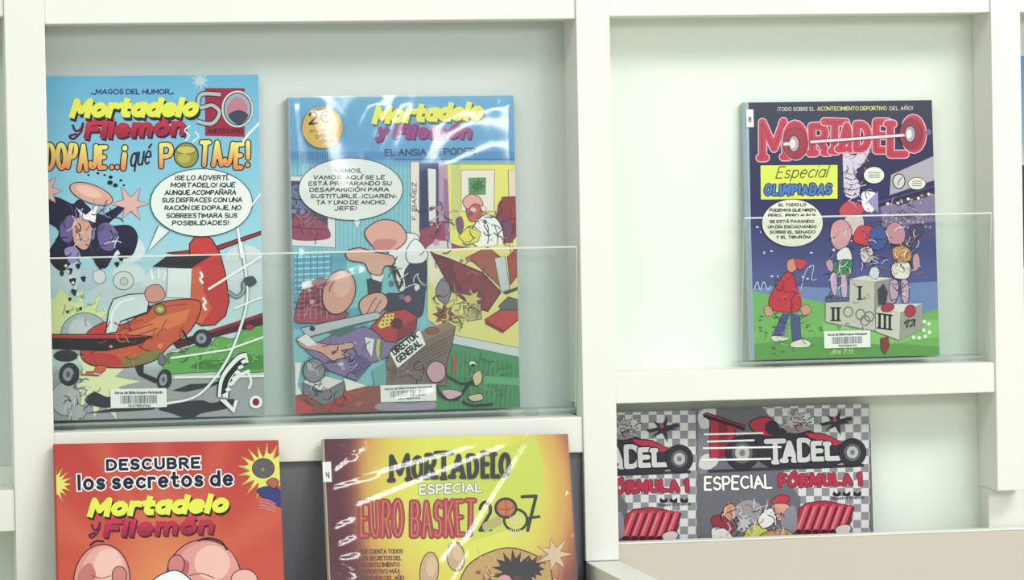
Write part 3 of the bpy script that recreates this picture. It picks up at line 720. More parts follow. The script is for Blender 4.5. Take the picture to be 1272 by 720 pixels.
def art_office(A):
    A.G(lambda u, v: mix((96, 170, 216), (84, 152, 202), v*3) if v < .22 else (126, 196, 208), 10, 30)
    A.view(350, 110, 3.429)
    A.P((70, 140, 196), (20, 268), (1010, 268), (1010, 302), (20, 302)); A.S((40, 70, 120), 4, (480, 302), (1010, 302)); A.S((40, 70, 120), 3, (20, 180), (20, 300))
    for k in range(30): A.S((86, 160, 190), 2.5, (30+k*18, 306), (30+k*18, 715))
    for k in range(12): A.S((66, 110, 150), 4, (84+k*10, 268), (84+k*10, 318))
    # wall, doorway, pictures
    A.P((226, 222, 214), (548, 312), (586, 312), (590, 715), (548, 715), line=K, lw=2)
    A.T((60, 60, 80), 'F. IBAÑEZ', (574, 560), (574, 400), 20, 3, .1)
    A.P((60, 76, 122), (586, 318), (668, 318), (668, 600), (586, 610), line=K, lw=2); A.P((224, 226, 220), (622, 340), (656, 344), (656, 586), (628, 590)); A.P((44, 56, 100), (592, 350), (620, 344), (624, 600), (592, 610))
    A.P((184, 148, 176), (668, 318), (722, 318), (722, 640), (668, 610)); A.P((150, 110, 160), (690, 380), (722, 400), (722, 640), (690, 620)); A.P((228, 226, 90), (705, 318), (1010, 318), (1010, 720), (720, 720))
    A.P((200, 206, 120), (722, 318), (760, 318), (760, 600), (722, 600)); A.S((120, 110, 50), 3, (706, 322), (1010, 322))
    A.P((232, 228, 214), (764, 346), (906, 346), (904, 522), (764, 522), line=(120, 110, 90), lw=3); A.P((90, 150, 80), (794, 380), (870, 378), (868, 452), (796, 452)); A.star((60, 110, 60), 832, 415, 34, 18, 9, 2)
    A.P((232, 214, 190), (964, 346), (1010, 346), (1010, 462), (966, 458), line=(120, 110, 90), lw=3)
    # dark picture on the left wall
    A.P((222, 222, 226), (30, 372), (228, 380), (228, 676), (30, 668), line=(80, 80, 110), lw=3); A.P((60, 58, 96), (34, 392), (196, 398), (196, 640), (34, 636))
    A.blob((150, 50, 84), (40, 560), (90, 530), (150, 550), (196, 590), (196, 640), (40, 640)); A.blob((96, 110, 150), (40, 420), (100, 410), (150, 460), (110, 520), (50, 500))
    for k in range(5): A.S((34, 34, 60), 4, (40, 430+k*40), (190, 440+k*40))
    # chair and rounded shapes at the back desk
    A.P((146, 42, 56), (896, 590), (940, 462), (1004, 458), (1004, 620), (966, 668), (920, 660), line=K, lw=4); A.P((118, 60, 96), (900, 560), (960, 548), (985, 590), (985, 660), (930, 690))
    A.blob((206, 84, 80), (788, 500), (830, 488), (850, 520), (846, 556), (806, 566), (788, 540), line=K, lw=3)
    A.blob((226, 166, 150), (770, 480), (800, 450), (842, 462), (856, 500), (820, 490), (790, 512), line=K, lw=3)
    A.blob((236, 240, 238), (826, 570), (870, 536), (920, 560), (944, 620), (936, 680), (850, 680), (800, 640), line=K, lw=4); A.curve((90, 96, 120), 5, (860, 580), (880, 620), (876, 660)); A.curve((90, 96, 120), 4, (905, 580), (920, 630), (915, 670))
    A.P((228, 216, 60), (752, 630), (790, 590), (848, 610), (836, 650), (790, 668), line=K, lw=3)
    A.P((150, 62, 92), (590, 600), (690, 560), (700, 650), (760, 670), (970, 690), (970, 720), (590, 720)); A.blob((120, 80, 110), (740, 560), (765, 545), (775, 590), (755, 620))
    A.blob((214, 208, 214), (600, 700), (660, 650), (720, 660), (700, 715))
    # lower part
    A.view(350, 300, 3.129)
    A.P((86, 166, 196), (44, 60), (340, 30), (340, 330), (44, 340))
    for k in range(7): A.S((170, 220, 230), 6, (50, 62+k*22), (190, 56+k*22))
    for k in range(6): A.S((60, 130, 170), 4, (60+k*26, 50), (60+k*26, 200))
    A.P((120, 200, 206), (250, 70), (420, 40), (420, 240), (260, 260))
    A.P((228, 220, 124), (566, 40), (940, 0), (940, 460), (670, 380), (566, 300)); A.P((232, 226, 196), (566, 40), (690, 60), (640, 230), (566, 150))
    A.P((206, 214, 218), (664, 362), (940, 416), (940, 452), (664, 396), line=(90, 100, 90), lw=2)
    A.P((62, 146, 96), (640, 396), (940, 450), (940, 672), (560, 672), (600, 520))
    for k in range(16): A.S((50, 124, 82), 4, (660+k*18, 420+k*4), (650+k*18, 660))
    A.P((88, 172, 116), (760, 520), (935, 530), (935, 560), (780, 550))
    # back desk, legs, things on the floor
    A.P((142, 44, 68), (576, 38), (650, 66), (780, 120), (852, 196), (800, 272), (738, 252), (660, 190), line=K, lw=4); A.P((112, 34, 60), (576, 38), (650, 66), (700, 200), (660, 190))
    A.P((168, 84, 66), (720, 60), (800, 20), (850, 60), (850, 180), (790, 120), line=K, lw=3); A.P((200, 206, 210), (826, 66), (866, 56), (886, 184), (850, 190), line=K, lw=2); A.P((60, 66, 84), (856, 196), (920, 174), (920, 186), (870, 206))
    A.P((168, 60, 50), (876, 60), (925, 10), (925, 120), (888, 170), line=K, lw=3)
    A.P((176, 174, 120), (702, 250), (772, 240), (776, 300), (720, 310), line=K, lw=3); A.star((206, 200, 110), 740, 222, 40, 22, 7, 4, line=(110, 100, 60), lw=3)
    A.P((96, 98, 108), (842, 250), (880, 214), (922, 226), (922, 270), (860, 280), line=K, lw=3); A.P((198, 50, 56), (788, 302), (850, 264), (922, 266), (922, 300), (858, 354), line=K, lw=4); A.P((140, 30, 44), (788, 302), (858, 340), (858, 356), (790, 320))
    A.blob((130, 130, 150), (600, 180), (630, 140), (656, 190), (640, 240), (606, 220), line=K, lw=3); A.star((150, 70, 60), 630, 282, 44, 24, 8, 2, line=K, lw=2); A.star((214, 200, 110), 690, 300, 30, 14, 7, 2, line=(130, 110, 60), lw=2)
    # dark jacket mass, white cloth, pink shapes
    A.blob((48, 52, 82), (470, 30), (530, 10), (560, 80), (556, 200), (540, 290), (470, 280), (400, 262), (404, 204), (470, 196), (440, 130), line=K, lw=3)
    A.blob((232, 234, 236), (410, 70), (440, -20), (520, -30), (536, 20), (500, 80), (476, 120), (480, 180), (456, 190), (430, 120), line=K, lw=3)
    A.P(K, (420, 92), (446, 96), (474, 160), (456, 188), (440, 150)); A.P((228, 230, 232), (444, 120), (462, 150), (456, 172), (446, 150))
    A.P((48, 52, 82), (332, 146), (392, 134), (384, 196), (336, 202), line=K, lw=3); A.P((232, 234, 236), (344, 120), (400, 126), (386, 158), (350, 146), line=K, lw=2)
    A.blob((222, 164, 148), (250, 40), (300, 24), (360, 40), (430, 56), (436, 90), (400, 96), (384, 130), (340, 120), (320, 84), (262, 72), line=K, lw=4)
    A.blob((222, 164, 148), (300, 240), (336, 206), (390, 200), (412, 236), (376, 280), (320, 290), line=K, lw=4); A.curve((130, 70, 70), 4, (330, 280), (350, 240), (368, 216)); A.curve((130, 70, 70), 4, (352, 284), (372, 250), (386, 226))
    A.view(350, 110, 3.429)
    A.blob((222, 164, 148), (352, 620), (380, 580), (430, 558), (492, 570), (530, 620), (520, 660), (470, 690), (400, 680), line=K, lw=4); A.blob((210, 120, 120), (390, 650), (440, 640), (490, 650), (450, 690), (400, 690))
    A.blob((232, 236, 236), (530, 690), (570, 640), (620, 700), (600, 740), (540, 740), line=K, lw=3)
    A.view(350, 300, 3.129)
    # red checked mass on the left
    A.blob((168, 66, 92), (52, 280), (70, 210), (110, 160), (160, 140), (190, 180), (200, 250), (260, 280), (200, 310), (60, 316), line=K, lw=3)
    for k in range(7): A.S((206, 120, 136), 4, (70+k*20, 200-k*8), (66+k*22, 300)); A.S((120, 40, 70), 3, (64, 296-k*18), (190-k*4, 280-k*17))
    A.E((224, 158, 142), 222, 196, 62, 88, .3, line=K, lw=4); A.E((236, 182, 168), 236, 170, 34, 46, .3)
    A.P((186, 194, 202), (74, 336), (160, 316), (370, 272), (392, 296), (250, 330), (100, 372), line=K, lw=3); A.E(K, 118, 338, 11, 10)
    # desk top
    A.P((134, 112, 164), (90, 420), (200, 360), (320, 330), (450, 380), (430, 440), (350, 470), (290, 540), (180, 500), line=K, lw=3); A.P((96, 84, 140), (250, 470), (310, 440), (350, 470), (290, 530))
    A.P((64, 110, 100), (180, 350), (260, 326), (300, 336), (220, 372)); A.P((228, 230, 226), (320, 370), (360, 378), (350, 450), (330, 420), line=K, lw=2); A.curve((196, 206, 70), 12, (376, 380), (372, 420), (378, 460)); A.curve((70, 130, 60), 5, (390, 390), (384, 430), (372, 466))
    A.blob((224, 160, 146), (60, 372), (140, 392), (200, 400), (270, 392), (276, 412), (230, 424), (270, 440), (220, 456), (196, 462), (150, 430), (80, 410), line=K, lw=3); A.P((232, 226, 226), (56, 380), (96, 356), (140, 400), (100, 410), line=K, lw=2)
    # telephone
    A.P((188, 36, 58), (344, 332), (400, 274), (480, 262), (526, 292), (520, 340), (440, 392), (400, 386), line=K, lw=4); A.P((146, 22, 50), (440, 392), (520, 330), (526, 296), (450, 340)); A.P((232, 212, 70), (372, 326), (398, 284), (436, 278), (430, 322), (384, 338))
    for k in range(3):
        for j in range(3): A.E((120, 70, 40), 392+k*15+j*2, 322-j*15-k*2, 4, 4)
    A.E((96, 20, 40), 446, 318, 22, 20, line=K, lw=2); A.blob((214, 110, 130), (472, 222), (490, 208), (504, 222), (490, 238), line=K, lw=2); A.curve(K, 3, (486, 236), (470, 262), (450, 256))
    # desk front
    A.P((124, 104, 96), (400, 480), (430, 410), (640, 310), (674, 330), (660, 400), (640, 470), (640, 560), (400, 560), line=K, lw=3); A.P((156, 118, 100), (540, 350), (640, 310), (674, 330), (560, 384)); A.E((150, 80, 70), 582, 346, 26, 14, line=K, lw=2)
    for k in range(5): A.S((92, 76, 74), 4, (420, 540-k*12), (640, 430-k*14))
    A.P((110, 170, 170), (352, 500), (404, 470), (404, 560), (360, 560))
    A.P((240, 240, 236), (416, 432), (534, 340), (560, 400), (450, 492), line=K, lw=3)
    A.T(K, 'DIRECTOR', (438, 444), (532, 370), 29, 6); A.T(K, 'GENERAL', (454, 474), (548, 400), 29, 6)
    # lower left: box and ball, red floor
    A.P((146, 74, 66), (40, 600), (200, 560), (400, 560), (400, 676), (40, 676)); A.P((206, 60, 58), (40, 596), (110, 640), (120, 676), (40, 676)); A.P((232, 228, 220), (76, 470), (60, 560), (80, 590), (40, 600), (40, 470)); A.P((236, 234, 226), (240, 530), (330, 560), (250, 580))
    A.P((224, 224, 220), (80, 546), (130, 510), (240, 540), (160, 584), line=K, lw=2); A.P((120, 122, 132), (80, 546), (160, 584), (240, 542), (240, 596), (164, 636), (84, 594), line=K, lw=3); A.E((136, 138, 146), 124, 500, 42, 46, line=K, lw=4); A.E((176, 178, 184), 112, 484, 16, 18)
    A.blob((176, 50, 60), (160, 640), (240, 598), (270, 580), (262, 620), (200, 660)); A.blob((166, 150, 172), (360, 640), (400, 622), (500, 630), (590, 620), (580, 650), (400, 656))
    for reg, n, cols, sz, sd in (((70, 160, 190, 300), 34, ((120, 40, 70), (224, 150, 160), (90, 30, 60)), 26, 1), ((410, 20, 550, 270), 26, (K, (96, 104, 140), (226, 228, 232)), 30, 3), ((120, 360, 340, 520), 34, ((80, 70, 120), (170, 150, 196), K), 26, 4), ((590, 60, 820, 250), 30, ((90, 24, 50), (186, 90, 100), (110, 34, 60)), 30, 5), ((570, 180, 780, 330), 40, (K, (150, 140, 80), (236, 226, 150), (120, 70, 60)), 24, 6), ((420, 480, 640, 550), 20, ((80, 64, 60), (160, 130, 116), K), 30, 7), ((60, 560, 380, 660), 30, ((100, 40, 44), (190, 90, 80), K), 26, 8), ((660, 430, 920, 640), 40, ((40, 110, 70), (90, 176, 120)), 30, 9), ((80, 440, 240, 620), 20, (K, (80, 82, 92), (196, 198, 204)), 22, 11)):
        A.scrib(reg[0], reg[1], reg[2], reg[3], n, cols, sz, 3.2, sd)
    # black knot of lines on the carpet
    A.blob((208, 156, 172), (560, 500), (590, 464), (630, 480), (630, 530), (586, 546), line=K, lw=4); A.curve(K, 11, (600, 560), (620, 600), (680, 610), (720, 560), (760, 545)); A.curve(K, 8, (640, 520), (700, 552), (742, 540)); A.blob((216, 176, 186), (620, 580), (660, 574), (700, 590), (650, 612), line=K, lw=2); A.blob((214, 196, 150), (740, 520), (770, 500), (776, 540), (752, 560), line=K, lw=3)
    A.curve(K, 9, (700, 620), (740, 636), (820, 630)); A.blob((214, 196, 150), (724, 600), (770, 590), (780, 612), (740, 620), line=K, lw=3); A.curve((196, 70, 60), 12, (664, 440), (672, 480), (664, 510)); A.E((230, 236, 230), 740, 474, 12, 9); A.E(K, 742, 480, 9, 6)
    A.view(350, 110, 3.429)
    A.scrib(40, 400, 200, 640, 40, ((40, 36, 70), (120, 130, 170), (170, 80, 110)), 30, 4, 12); A.scrib(590, 480, 760, 700, 34, ((110, 60, 100), (206, 150, 170), K), 30, 4, 13); A.scrib(770, 460, 950, 680, 34, (K, (226, 190, 180), (96, 96, 120)), 26, 3.5, 14); A.scrib(900, 480, 1000, 700, 16, ((96, 26, 40), (180, 80, 80)), 30, 4, 15)
    # lettering
    A.T((156, 60, 132), 'y Filemón', (400, 214), (806, 214), 66, 20, .22, shadow=(80, 30, 90), sh=(5, 7), gap=.32, square=1); A.T((232, 232, 70), 'Mortadelo', (384, 152), (856, 134), 80, 24, .26, shadow=(90, 90, 60), sh=(6, 10), gap=.3, jit=.02, square=1)
    A.T((34, 66, 116), 'EL ANSIA DE PODER', (438, 288), (826, 282), 31, 6, square=1)
    speech(A, 293, 428, 222, 132, (('VAMOS,', 222, 340, 360), ('VAMOS, AQUÍ SE LE', 132, 438, 388), ('ESTÁ PREPARANDO SU', 112, 466, 414), ('DESAPARICIÓN PARA', 116, 456, 440), ('SUSTITUIRLE...¡CUAREN-', 120, 490, 468), ('TA Y UNO DE ANCHO,', 144, 444, 494), ('JEFE!', 222, 318, 520)), 19, ((300, 556), (322, 600), (340, 552)), (222, 230, 226))

def art_sports(A):
    def bgc(u, v):
        c = mix((24, 28, 56), (40, 42, 100), v*2.2)
        c = mix(c, (78, 84, 148), (v-.42)*4)
        return c
    A.G(bgc, 8, 30)
    A.view(910, 270, 3.789)
    A.P((112, 134, 188), (60, 340), (240, 320), (420, 330), (980, 300), (980, 470), (60, 400))
    A.blob((112, 178, 86), (60, 372), (160, 362), (280, 372), (420, 400), (600, 440), (800, 470), (900, 452), (990, 446), (990, 690), (60, 690))
    A.P((90, 156, 72), (60, 600), (400, 560), (990, 610), (990, 690), (60, 690)); A.P((128, 196, 100), (420, 490), (980, 480), (980, 560), (700, 600), (430, 560))
    R = random.Random(4)
    for k in range(26): A.E((206, 212, 232), R.uniform(110, 950), R.uniform(-60, 300), R.choice((3, 4, 7)), R.choice((3, 4, 7)))
    for k in range(24): A.E((60, 110, 56), R.uniform(120, 420), R.uniform(430, 640), 9, 4)
    # stadium
    A.view(910, 110, 4)
    A.P((74, 66, 124), (600, 600), (730, 560), (1010, 480), (1010, 760), (640, 760)); A.P((128, 112, 152), (735, 580), (1010, 500), (1010, 660), (745, 690))
    A.P((172, 164, 178), (1012, 328), (786, 428), (780, 530), (1012, 452), line=(90, 84, 110), lw=3)
    A.P(K, (722, 572), (1012, 486), (1012, 500), (724, 590)); A.P((40, 38, 66), (780, 566), (1012, 494), (1012, 520), (830, 580))
    for k in range(14): A.E(((226, 222, 226), (176, 120, 150), (60, 56, 90))[k % 3], 770+k*17, 572-k*4+(k % 2)*8, 8, 7)
    for k in range(26): A.E(((150, 130, 170), (96, 84, 130), (190, 160, 180))[k % 3], 760+(k*37) % 245, 620+(k*23) % 70, 7, 6)
    A.E((206, 202, 204), 826, 460, 30, 36, line=K, lw=5); A.S(K, 4, (826, 460), (840, 440)); A.S(K, 4, (826, 460), (820, 480))
    # lilac and white shape under the bar
    A.blob((206, 196, 216), (548, 270), (575, 250), (600, 330), (640, 300), (660, 250), (690, 280), (650, 370), (600, 420), (632, 470), (620, 540), (560, 530), (548, 420), line=(70, 60, 100), lw=3)
    for k in range(4): A.curve((70, 66, 110), 5, (556, 440+k*26), (590, 452+k*26), (626, 440+k*26))
    A.blob((230, 228, 232), (640, 520), (690, 510), (716, 530), (700, 610), (650, 600), line=K, lw=3); A.P((150, 140, 190), (670, 560), (722, 510), (724, 620))
    A.blob((196, 60, 76), (530, 600), (570, 560), (630, 570), (650, 610), (600, 640), (540, 630), line=K, lw=2)
    A.blob((214, 190, 190), (560, 640), (640, 630), (650, 700), (600, 730), (560, 700), line=K, lw=3)
    A.view(910, 270, 3.789)
    A.blob((206, 44, 66), (570, 80), (600, 40), (660, 50), (672, 130), (580, 120), line=K, lw=3); A.blob((56, 80, 156), (650, 60), (700, 40), (730, 100), (700, 150), (650, 140), line=K, lw=3); A.blob((216, 200, 206), (600, 150), (650, 140), (660, 200), (612, 210), line=K, lw=3)
    A.view(910, 110, 4); A.scrib(550, 260, 690, 620, 60, (K, (236, 230, 236), (150, 140, 180), (206, 150, 160)), 26, 3.2, 8); A.scrib(750, 560, 1005, 690, 60, (K, (190, 170, 190), (90, 80, 120)), 18, 3, 9); A.view(910, 270, 3.789)
    # runner-up patch of pink, white and green
    A.blob((216, 150, 160), (470, 30), (520, 10), (560, 60), (540, 130), (490, 150), (460, 100), line=K, lw=3); A.blob((230, 230, 228), (490, 170), (540, 140), (560, 200), (510, 220), line=K, lw=2); A.blob((46, 130, 92), (476, 210), (556, 200), (560, 250), (540, 284), (480, 262), line=K, lw=3)
    A.blob((202, 168, 200), (460, 270), (484, 264), (492, 330), (480, 370), (462, 330), line=K, lw=2); A.blob((202, 168, 200), (510, 280), (536, 276), (536, 370), (514, 370), line=K, lw=2)
    A.blob((200, 150, 170), (440, 210), (466, 200), (470, 250), (450, 246)); A.E((86, 90, 130), 470, 384, 34, 18, line=K, lw=2); A.E((86, 90, 130), 520, 394, 34, 18, line=K, lw=2)
    # podium
    A.P((196, 192, 178), (436, 400), (548, 396), (550, 290), (668, 302), (668, 430), (672, 534), (436, 492), line=(110, 106, 100), lw=3); A.P((216, 214, 202), (550, 290), (620, 274), (752, 286), (668, 302)); A.P((150, 146, 140), (668, 302), (752, 288), (752, 410), (668, 432)); A.P((58, 56, 74), (680, 340), (710, 310), (730, 350), (720, 410), (684, 412))
    A.P((206, 202, 188), (672, 428), (790, 446), (784, 578), (672, 536), line=(110, 106, 100), lw=3); A.P((160, 156, 148), (790, 446), (892, 404), (890, 522), (784, 578)); A.P((220, 218, 206), (672, 428), (740, 408), (892, 404), (790, 446))
    def serif(xs, y0, y1, sk=0):
        q = []
        for x in xs: q.append([(x-6, y0+sk*x), (x+6, y0+sk*x), (x+6, y1+sk*x), (x-6, y1+sk*x)])
        a, b = xs[0]-13, xs[-1]+13
        for y in (y0, y1-7): q.append([(a, y+sk*a), (b, y+sk*b), (b, y+7+sk*b), (a, y+7+sk*a)])
        A.rects(K, q)
    serif([597], 322, 388); serif([472, 496], 422, 488); serif([690, 715, 738], 360, 434, .13)
    for x, y in ((543, 444), (600, 456), (642, 466), (622, 484)): A.ring((110, 112, 116), x, y, 21, 23, 6)
    A.curve(K, 5, (808, 500), (826, 480), (820, 520)); A.curve(K, 5, (838, 490), (858, 480), (850, 512)); A.T(K, '12', (806, 524), (860, 508), 34, 5, .2)
    # third patch: pink, orange, white, lilac; red shoes
    A.blob((200, 130, 150), (720, 60), (760, 20), (810, 60), (800, 120), (740, 120), line=K, lw=3); A.blob((216, 150, 70), (752, 150), (800, 134), (840, 160), (832, 206), (770, 210), line=K, lw=3); A.blob((228, 226, 220), (752, 220), (828, 214), (824, 284), (756, 280), line=K, lw=3); A.blob((64, 58, 96), (830, 50), (880, 30), (900, 70), (850, 110), line=K, lw=3)
    A.blob((196, 156, 188), (740, 300), (772, 296), (780, 350), (756, 404), (736, 350), line=K, lw=3); A.blob((196, 156, 188), (790, 300), (824, 300), (826, 390), (800, 396), line=K, lw=3); A.E((176, 40, 76), 728, 424, 32, 20, -.2, line=K, lw=2); A.E((176, 40, 76), 834, 440, 26, 30, .3, line=K, lw=2); A.blob((206, 150, 160), (850, 190), (870, 170), (880, 220), (856, 250))
    A.blob((206, 214, 220), (640, 270), (660, 230), (690, 250), (676, 290), line=K, lw=2)
    for reg, n, cols, sz, sd in (((450, 10, 560, 390), 46, (K, (226, 190, 196), (240, 240, 240), (170, 120, 150)), 24, 1), ((580, 40, 720, 290), 40, (K, (150, 30, 50), (226, 206, 210), (120, 130, 190)), 24, 2), ((725, 20, 880, 300), 56, (K, (226, 180, 130), (170, 100, 120), (236, 230, 226)), 24, 3), ((735, 290, 835, 410), 24, (K, (226, 200, 220), (120, 80, 120)), 20, 4), ((560, 300, 660, 400), 6, ((150, 146, 140),), 20, 5), ((450, 495, 660, 540), 16, ((140, 136, 130), (226, 224, 214)), 24, 6), ((110, 420, 430, 640), 30, ((70, 130, 62), (150, 206, 120)), 22, 7)):
        A.scrib(reg[0], reg[1], reg[2], reg[3], n, cols, sz, 3, sd)
    # red coat shape with blue and cream below
    A.blob((200, 30, 56), (246, 262), (280, 264), (300, 320), (322, 400), (308, 440), (240, 446), (180, 430), (172, 380), (208, 316), line=K, lw=3); A.blob((218, 140, 110), (258, 206), (290, 194), (306, 230), (280, 258), (258, 246), line=K, lw=2); A.blob((206, 50, 76), (292, 194), (340, 200), (350, 216), (320, 246), (300, 232), line=K, lw=2)
    A.P((72, 80, 136), (236, 450), (268, 456), (230, 560), (186, 556), line=K, lw=2); A.P((72, 80, 136), (272, 448), (316, 462), (322, 580), (280, 580), line=K, lw=2); A.blob((222, 220, 196), (180, 560), (240, 556), (262, 574), (200, 584), line=K, lw=2); A.blob((222, 220, 196), (276, 590), (330, 572), (368, 590), (350, 610), (280, 610), line=K, lw=2)
    A.blob((206, 150, 130), (148, 420), (176, 420), (190, 456), (156, 462), line=K, lw=2); A.blob((206, 150, 130), (318, 426), (352, 410), (370, 440), (340, 464), line=K, lw=2)
    A.curve((206, 212, 232), 4, (102, 340), (116, 302), (130, 340), (146, 302), (164, 340), (180, 320)); A.curve((206, 212, 232), 3, (320, 340), (345, 250), (380, 226), (372, 290), (396, 290))
    for x, y in ((900, 490), (924, 500), (898, 530), (926, 540), (850, 564), (876, 566), (905, 560)): A.E((228, 236, 226), x, y, 9, 9)
    A.P((150, 40, 40), (694, 570), (730, 560), (736, 600), (716, 644), (700, 620), line=K, lw=2); A.T((206, 220, 120), 'Jmi 7.11.', (458, 642), (570, 642), 24, 3.5, .2)
    A.scrib(190, 270, 320, 440, 24, ((140, 16, 40), (226, 80, 96), (110, 10, 36)), 30, 3.5, 10); A.scrib(180, 450, 330, 590, 20, (K, (110, 120, 176)), 24, 3, 11)
    # lettering
    A.view(910, 110, 4)
    A.T((206, 206, 190), '¡TODO SOBRE EL', (222, 112), (408, 110), 19, 2.6); A.T((206, 212, 130), 'ACONTECIMIENTO DEPORTIVO', (420, 110), (766, 108), 21, 3.4); A.T((206, 206, 190), 'DEL AÑO!', (778, 108), (896, 106), 19, 2.6)
    for t, a, b, h in (('M', (132, 362), (284, 356), 212), ('O', (252, 356), (378, 352), 196), ('R', (380, 338), (486, 334), 168), ('T', (446, 326), (560, 330), 180), ('A', (520, 318), (612, 318), 150), ('D', (596, 318), (690, 318), 158), ('E', (694, 324), (790, 324), 176), ('L', (764, 344), (860, 344), 186), ('O', (838, 322), (962, 318), 190)):
        A.T((192, 36, 68), t, a, b, h, 36, 0, out=(222, 176, 196), ow=5, serif=14 if t in 'MRTAL' else 0, seed=2)
        A.T((150, 24, 58), t, (a[0]+13, a[1]-14), (b[0]-13, b[1]-14), h-30, 5, 0)
    A.E((160, 26, 60), 312, 272, 62, 78, line=K, lw=3); A.E((150, 26, 60), 882, 226, 56, 72, line=K, lw=3)
    A.S((70, 20, 50), 20, (384, 266), (868, 230)); A.S((236, 206, 212), 13, (384, 266), (868, 230))
    for x, y in ((304, 274), (880, 226)): A.E((170, 160, 170), x, y, 26, 40, line=K, lw=4); A.E((226, 220, 222), x-6, y, 14, 22)
    A.S((216, 206, 210), 16, (252, 276), (300, 272)); A.E((90, 100, 150), 972, 216, 14, 16)
    A.P((216, 228, 54), (138, 380), (522, 378), (522, 548), (140, 552), line=K, lw=3)
    A.T((70, 80, 50), 'Especial', (212, 448), (468, 442), 62, 5.5, .35); A.T((64, 118, 196), 'OLIMPIADAS', (156, 532), (492, 526), 56, 12, .1, jit=.2, out=(26, 40, 80), ow=5, gap=.4)
    speech(A, 296, 668, 152, 118, (('EL TODO LO', 226, 364, 586), ('PODEMOS QUE MIREN,', 180, 414, 612), ('PERO... ¡PERO AUN SI', 174, 410, 638), ('SE ESTÁ PASANDO', 180, 404, 668), ('UN DÍA ESCUCHANDO', 172, 416, 695), ('SOBRE EL SENADO', 182, 410, 721), ('Y EL TIBURÓN!', 214, 386, 746)), 16, None, (226, 226, 206), .2)
    for cx, cy, rx, ry in ((702, 430, 52, 42), (915, 472, 44, 30)):
        A.E((222, 222, 208), cx, cy, rx, ry, line=K, lw=3)
        for k in range(3): A.S((120, 120, 120), 4, (cx-rx*.55, cy-12+k*11), (cx+rx*.55, cy-12+k*11))
    # pale hinge strip beside the spine
    A.P((150, 172, 190), (60, 60), (78, 60), (92, 760), (110, 1400), (60, 1400))

def art_secrets(A):
    def bgc(u, v):
        c = mix((190, 54, 48), (202, 74, 52), v*3)
        d = math.hypot((u-.47)*1.3, (v-.42)*1.2)
        c = mix((226, 146, 80), c, d*2.3)
        a = math.atan2(v-.42, u-.47)
        return mix(c, (226, 130, 90), .3*max(0, math.sin(a*11))*min(1, d*2))
    A.G(bgc, 26, 36)
    A.view(50, 530, 3.79)
    for k, (x, y, r1, r0) in enumerate(((1056, 206, 118, 66), (66, 270, 84, 40))):
        A.star((196, 190, 76), x, y, r1*1.12, r0, 17, 3+k, line=(120, 100, 40), lw=3); A.star((222, 220, 92), x, y, r1*.86, r0*1.1, 17, 5+k)
    A.E((96, 88, 92), 1050, 195, 52, 46, line=K, lw=3); A.E((120, 150, 90), 1048, 200, 8, 8); A.blob((52, 60, 120), (1020, 300), (1070, 280), (1130, 300), (1150, 380), (1060, 340), line=K, lw=3); A.blob((180, 90, 84), (1064, 262), (1096, 240), (1124, 260), (1100, 290), line=K, lw=3)
    for k in range(4): A.curve((196, 130, 130), 6, (1030, 340+k*14), (1070, 345+k*14), (1110, 365+k*12))
    # two plain rounded pink shapes with dark outlines, a white one between them
    A.E((218, 140, 134), 290, 720, 132, 168, .1, line=K, lw=5); A.E((228, 164, 154), 300, 690, 104, 130, .1); A.E((238, 188, 174), 318, 650, 66, 78, .2); A.blob((196, 112, 108), (180, 690), (230, 640), (262, 690), (240, 740), (190, 740)); A.E((206, 124, 118), 372, 700, 34, 44, line=K, lw=4)
    A.E((210, 128, 126), 770, 720, 178, 190, -.05, line=K, lw=5); A.E((222, 150, 144), 786, 690, 150, 150); A.E((238, 184, 172), 810, 640, 84, 82, .3); A.blob((186, 92, 100), (620, 690), (650, 620), (700, 640), (690, 700), (640, 730)); A.E((206, 120, 118), 640, 650, 38, 48, .2, line=K, lw=4)
    A.blob((236, 238, 240), (520, 740), (580, 690), (650, 678), (720, 730), (790, 800), (560, 810), line=K, lw=5); A.E((232, 176, 164), 960, 720, 62, 50, line=K, lw=4)
    A.curve(K, 9, (232, 560), (262, 538), (300, 540)); A.curve(K, 9, (740, 536), (790, 524), (850, 540), (880, 580)); A.curve((130, 60, 64), 4, (700, 700), (760, 690), (820, 712)); A.curve((130, 60, 64), 4, (240, 700), (290, 712), (330, 700))
    A.T((26, 24, 60), 'DESCUBRE', (310, 208), (754, 196), 56, 13.5, 0, out=WH, ow=6, gap=.36, square=1); A.T((26, 24, 60), 'los secretos de', (176, 300), (910, 278), 76, 15.5, 0, out=WH, ow=6, gap=.36, square=1)
    logo_two(A, (222, 426), (884, 404), 92, (300, 516), (806, 500), 70, (240, 510))

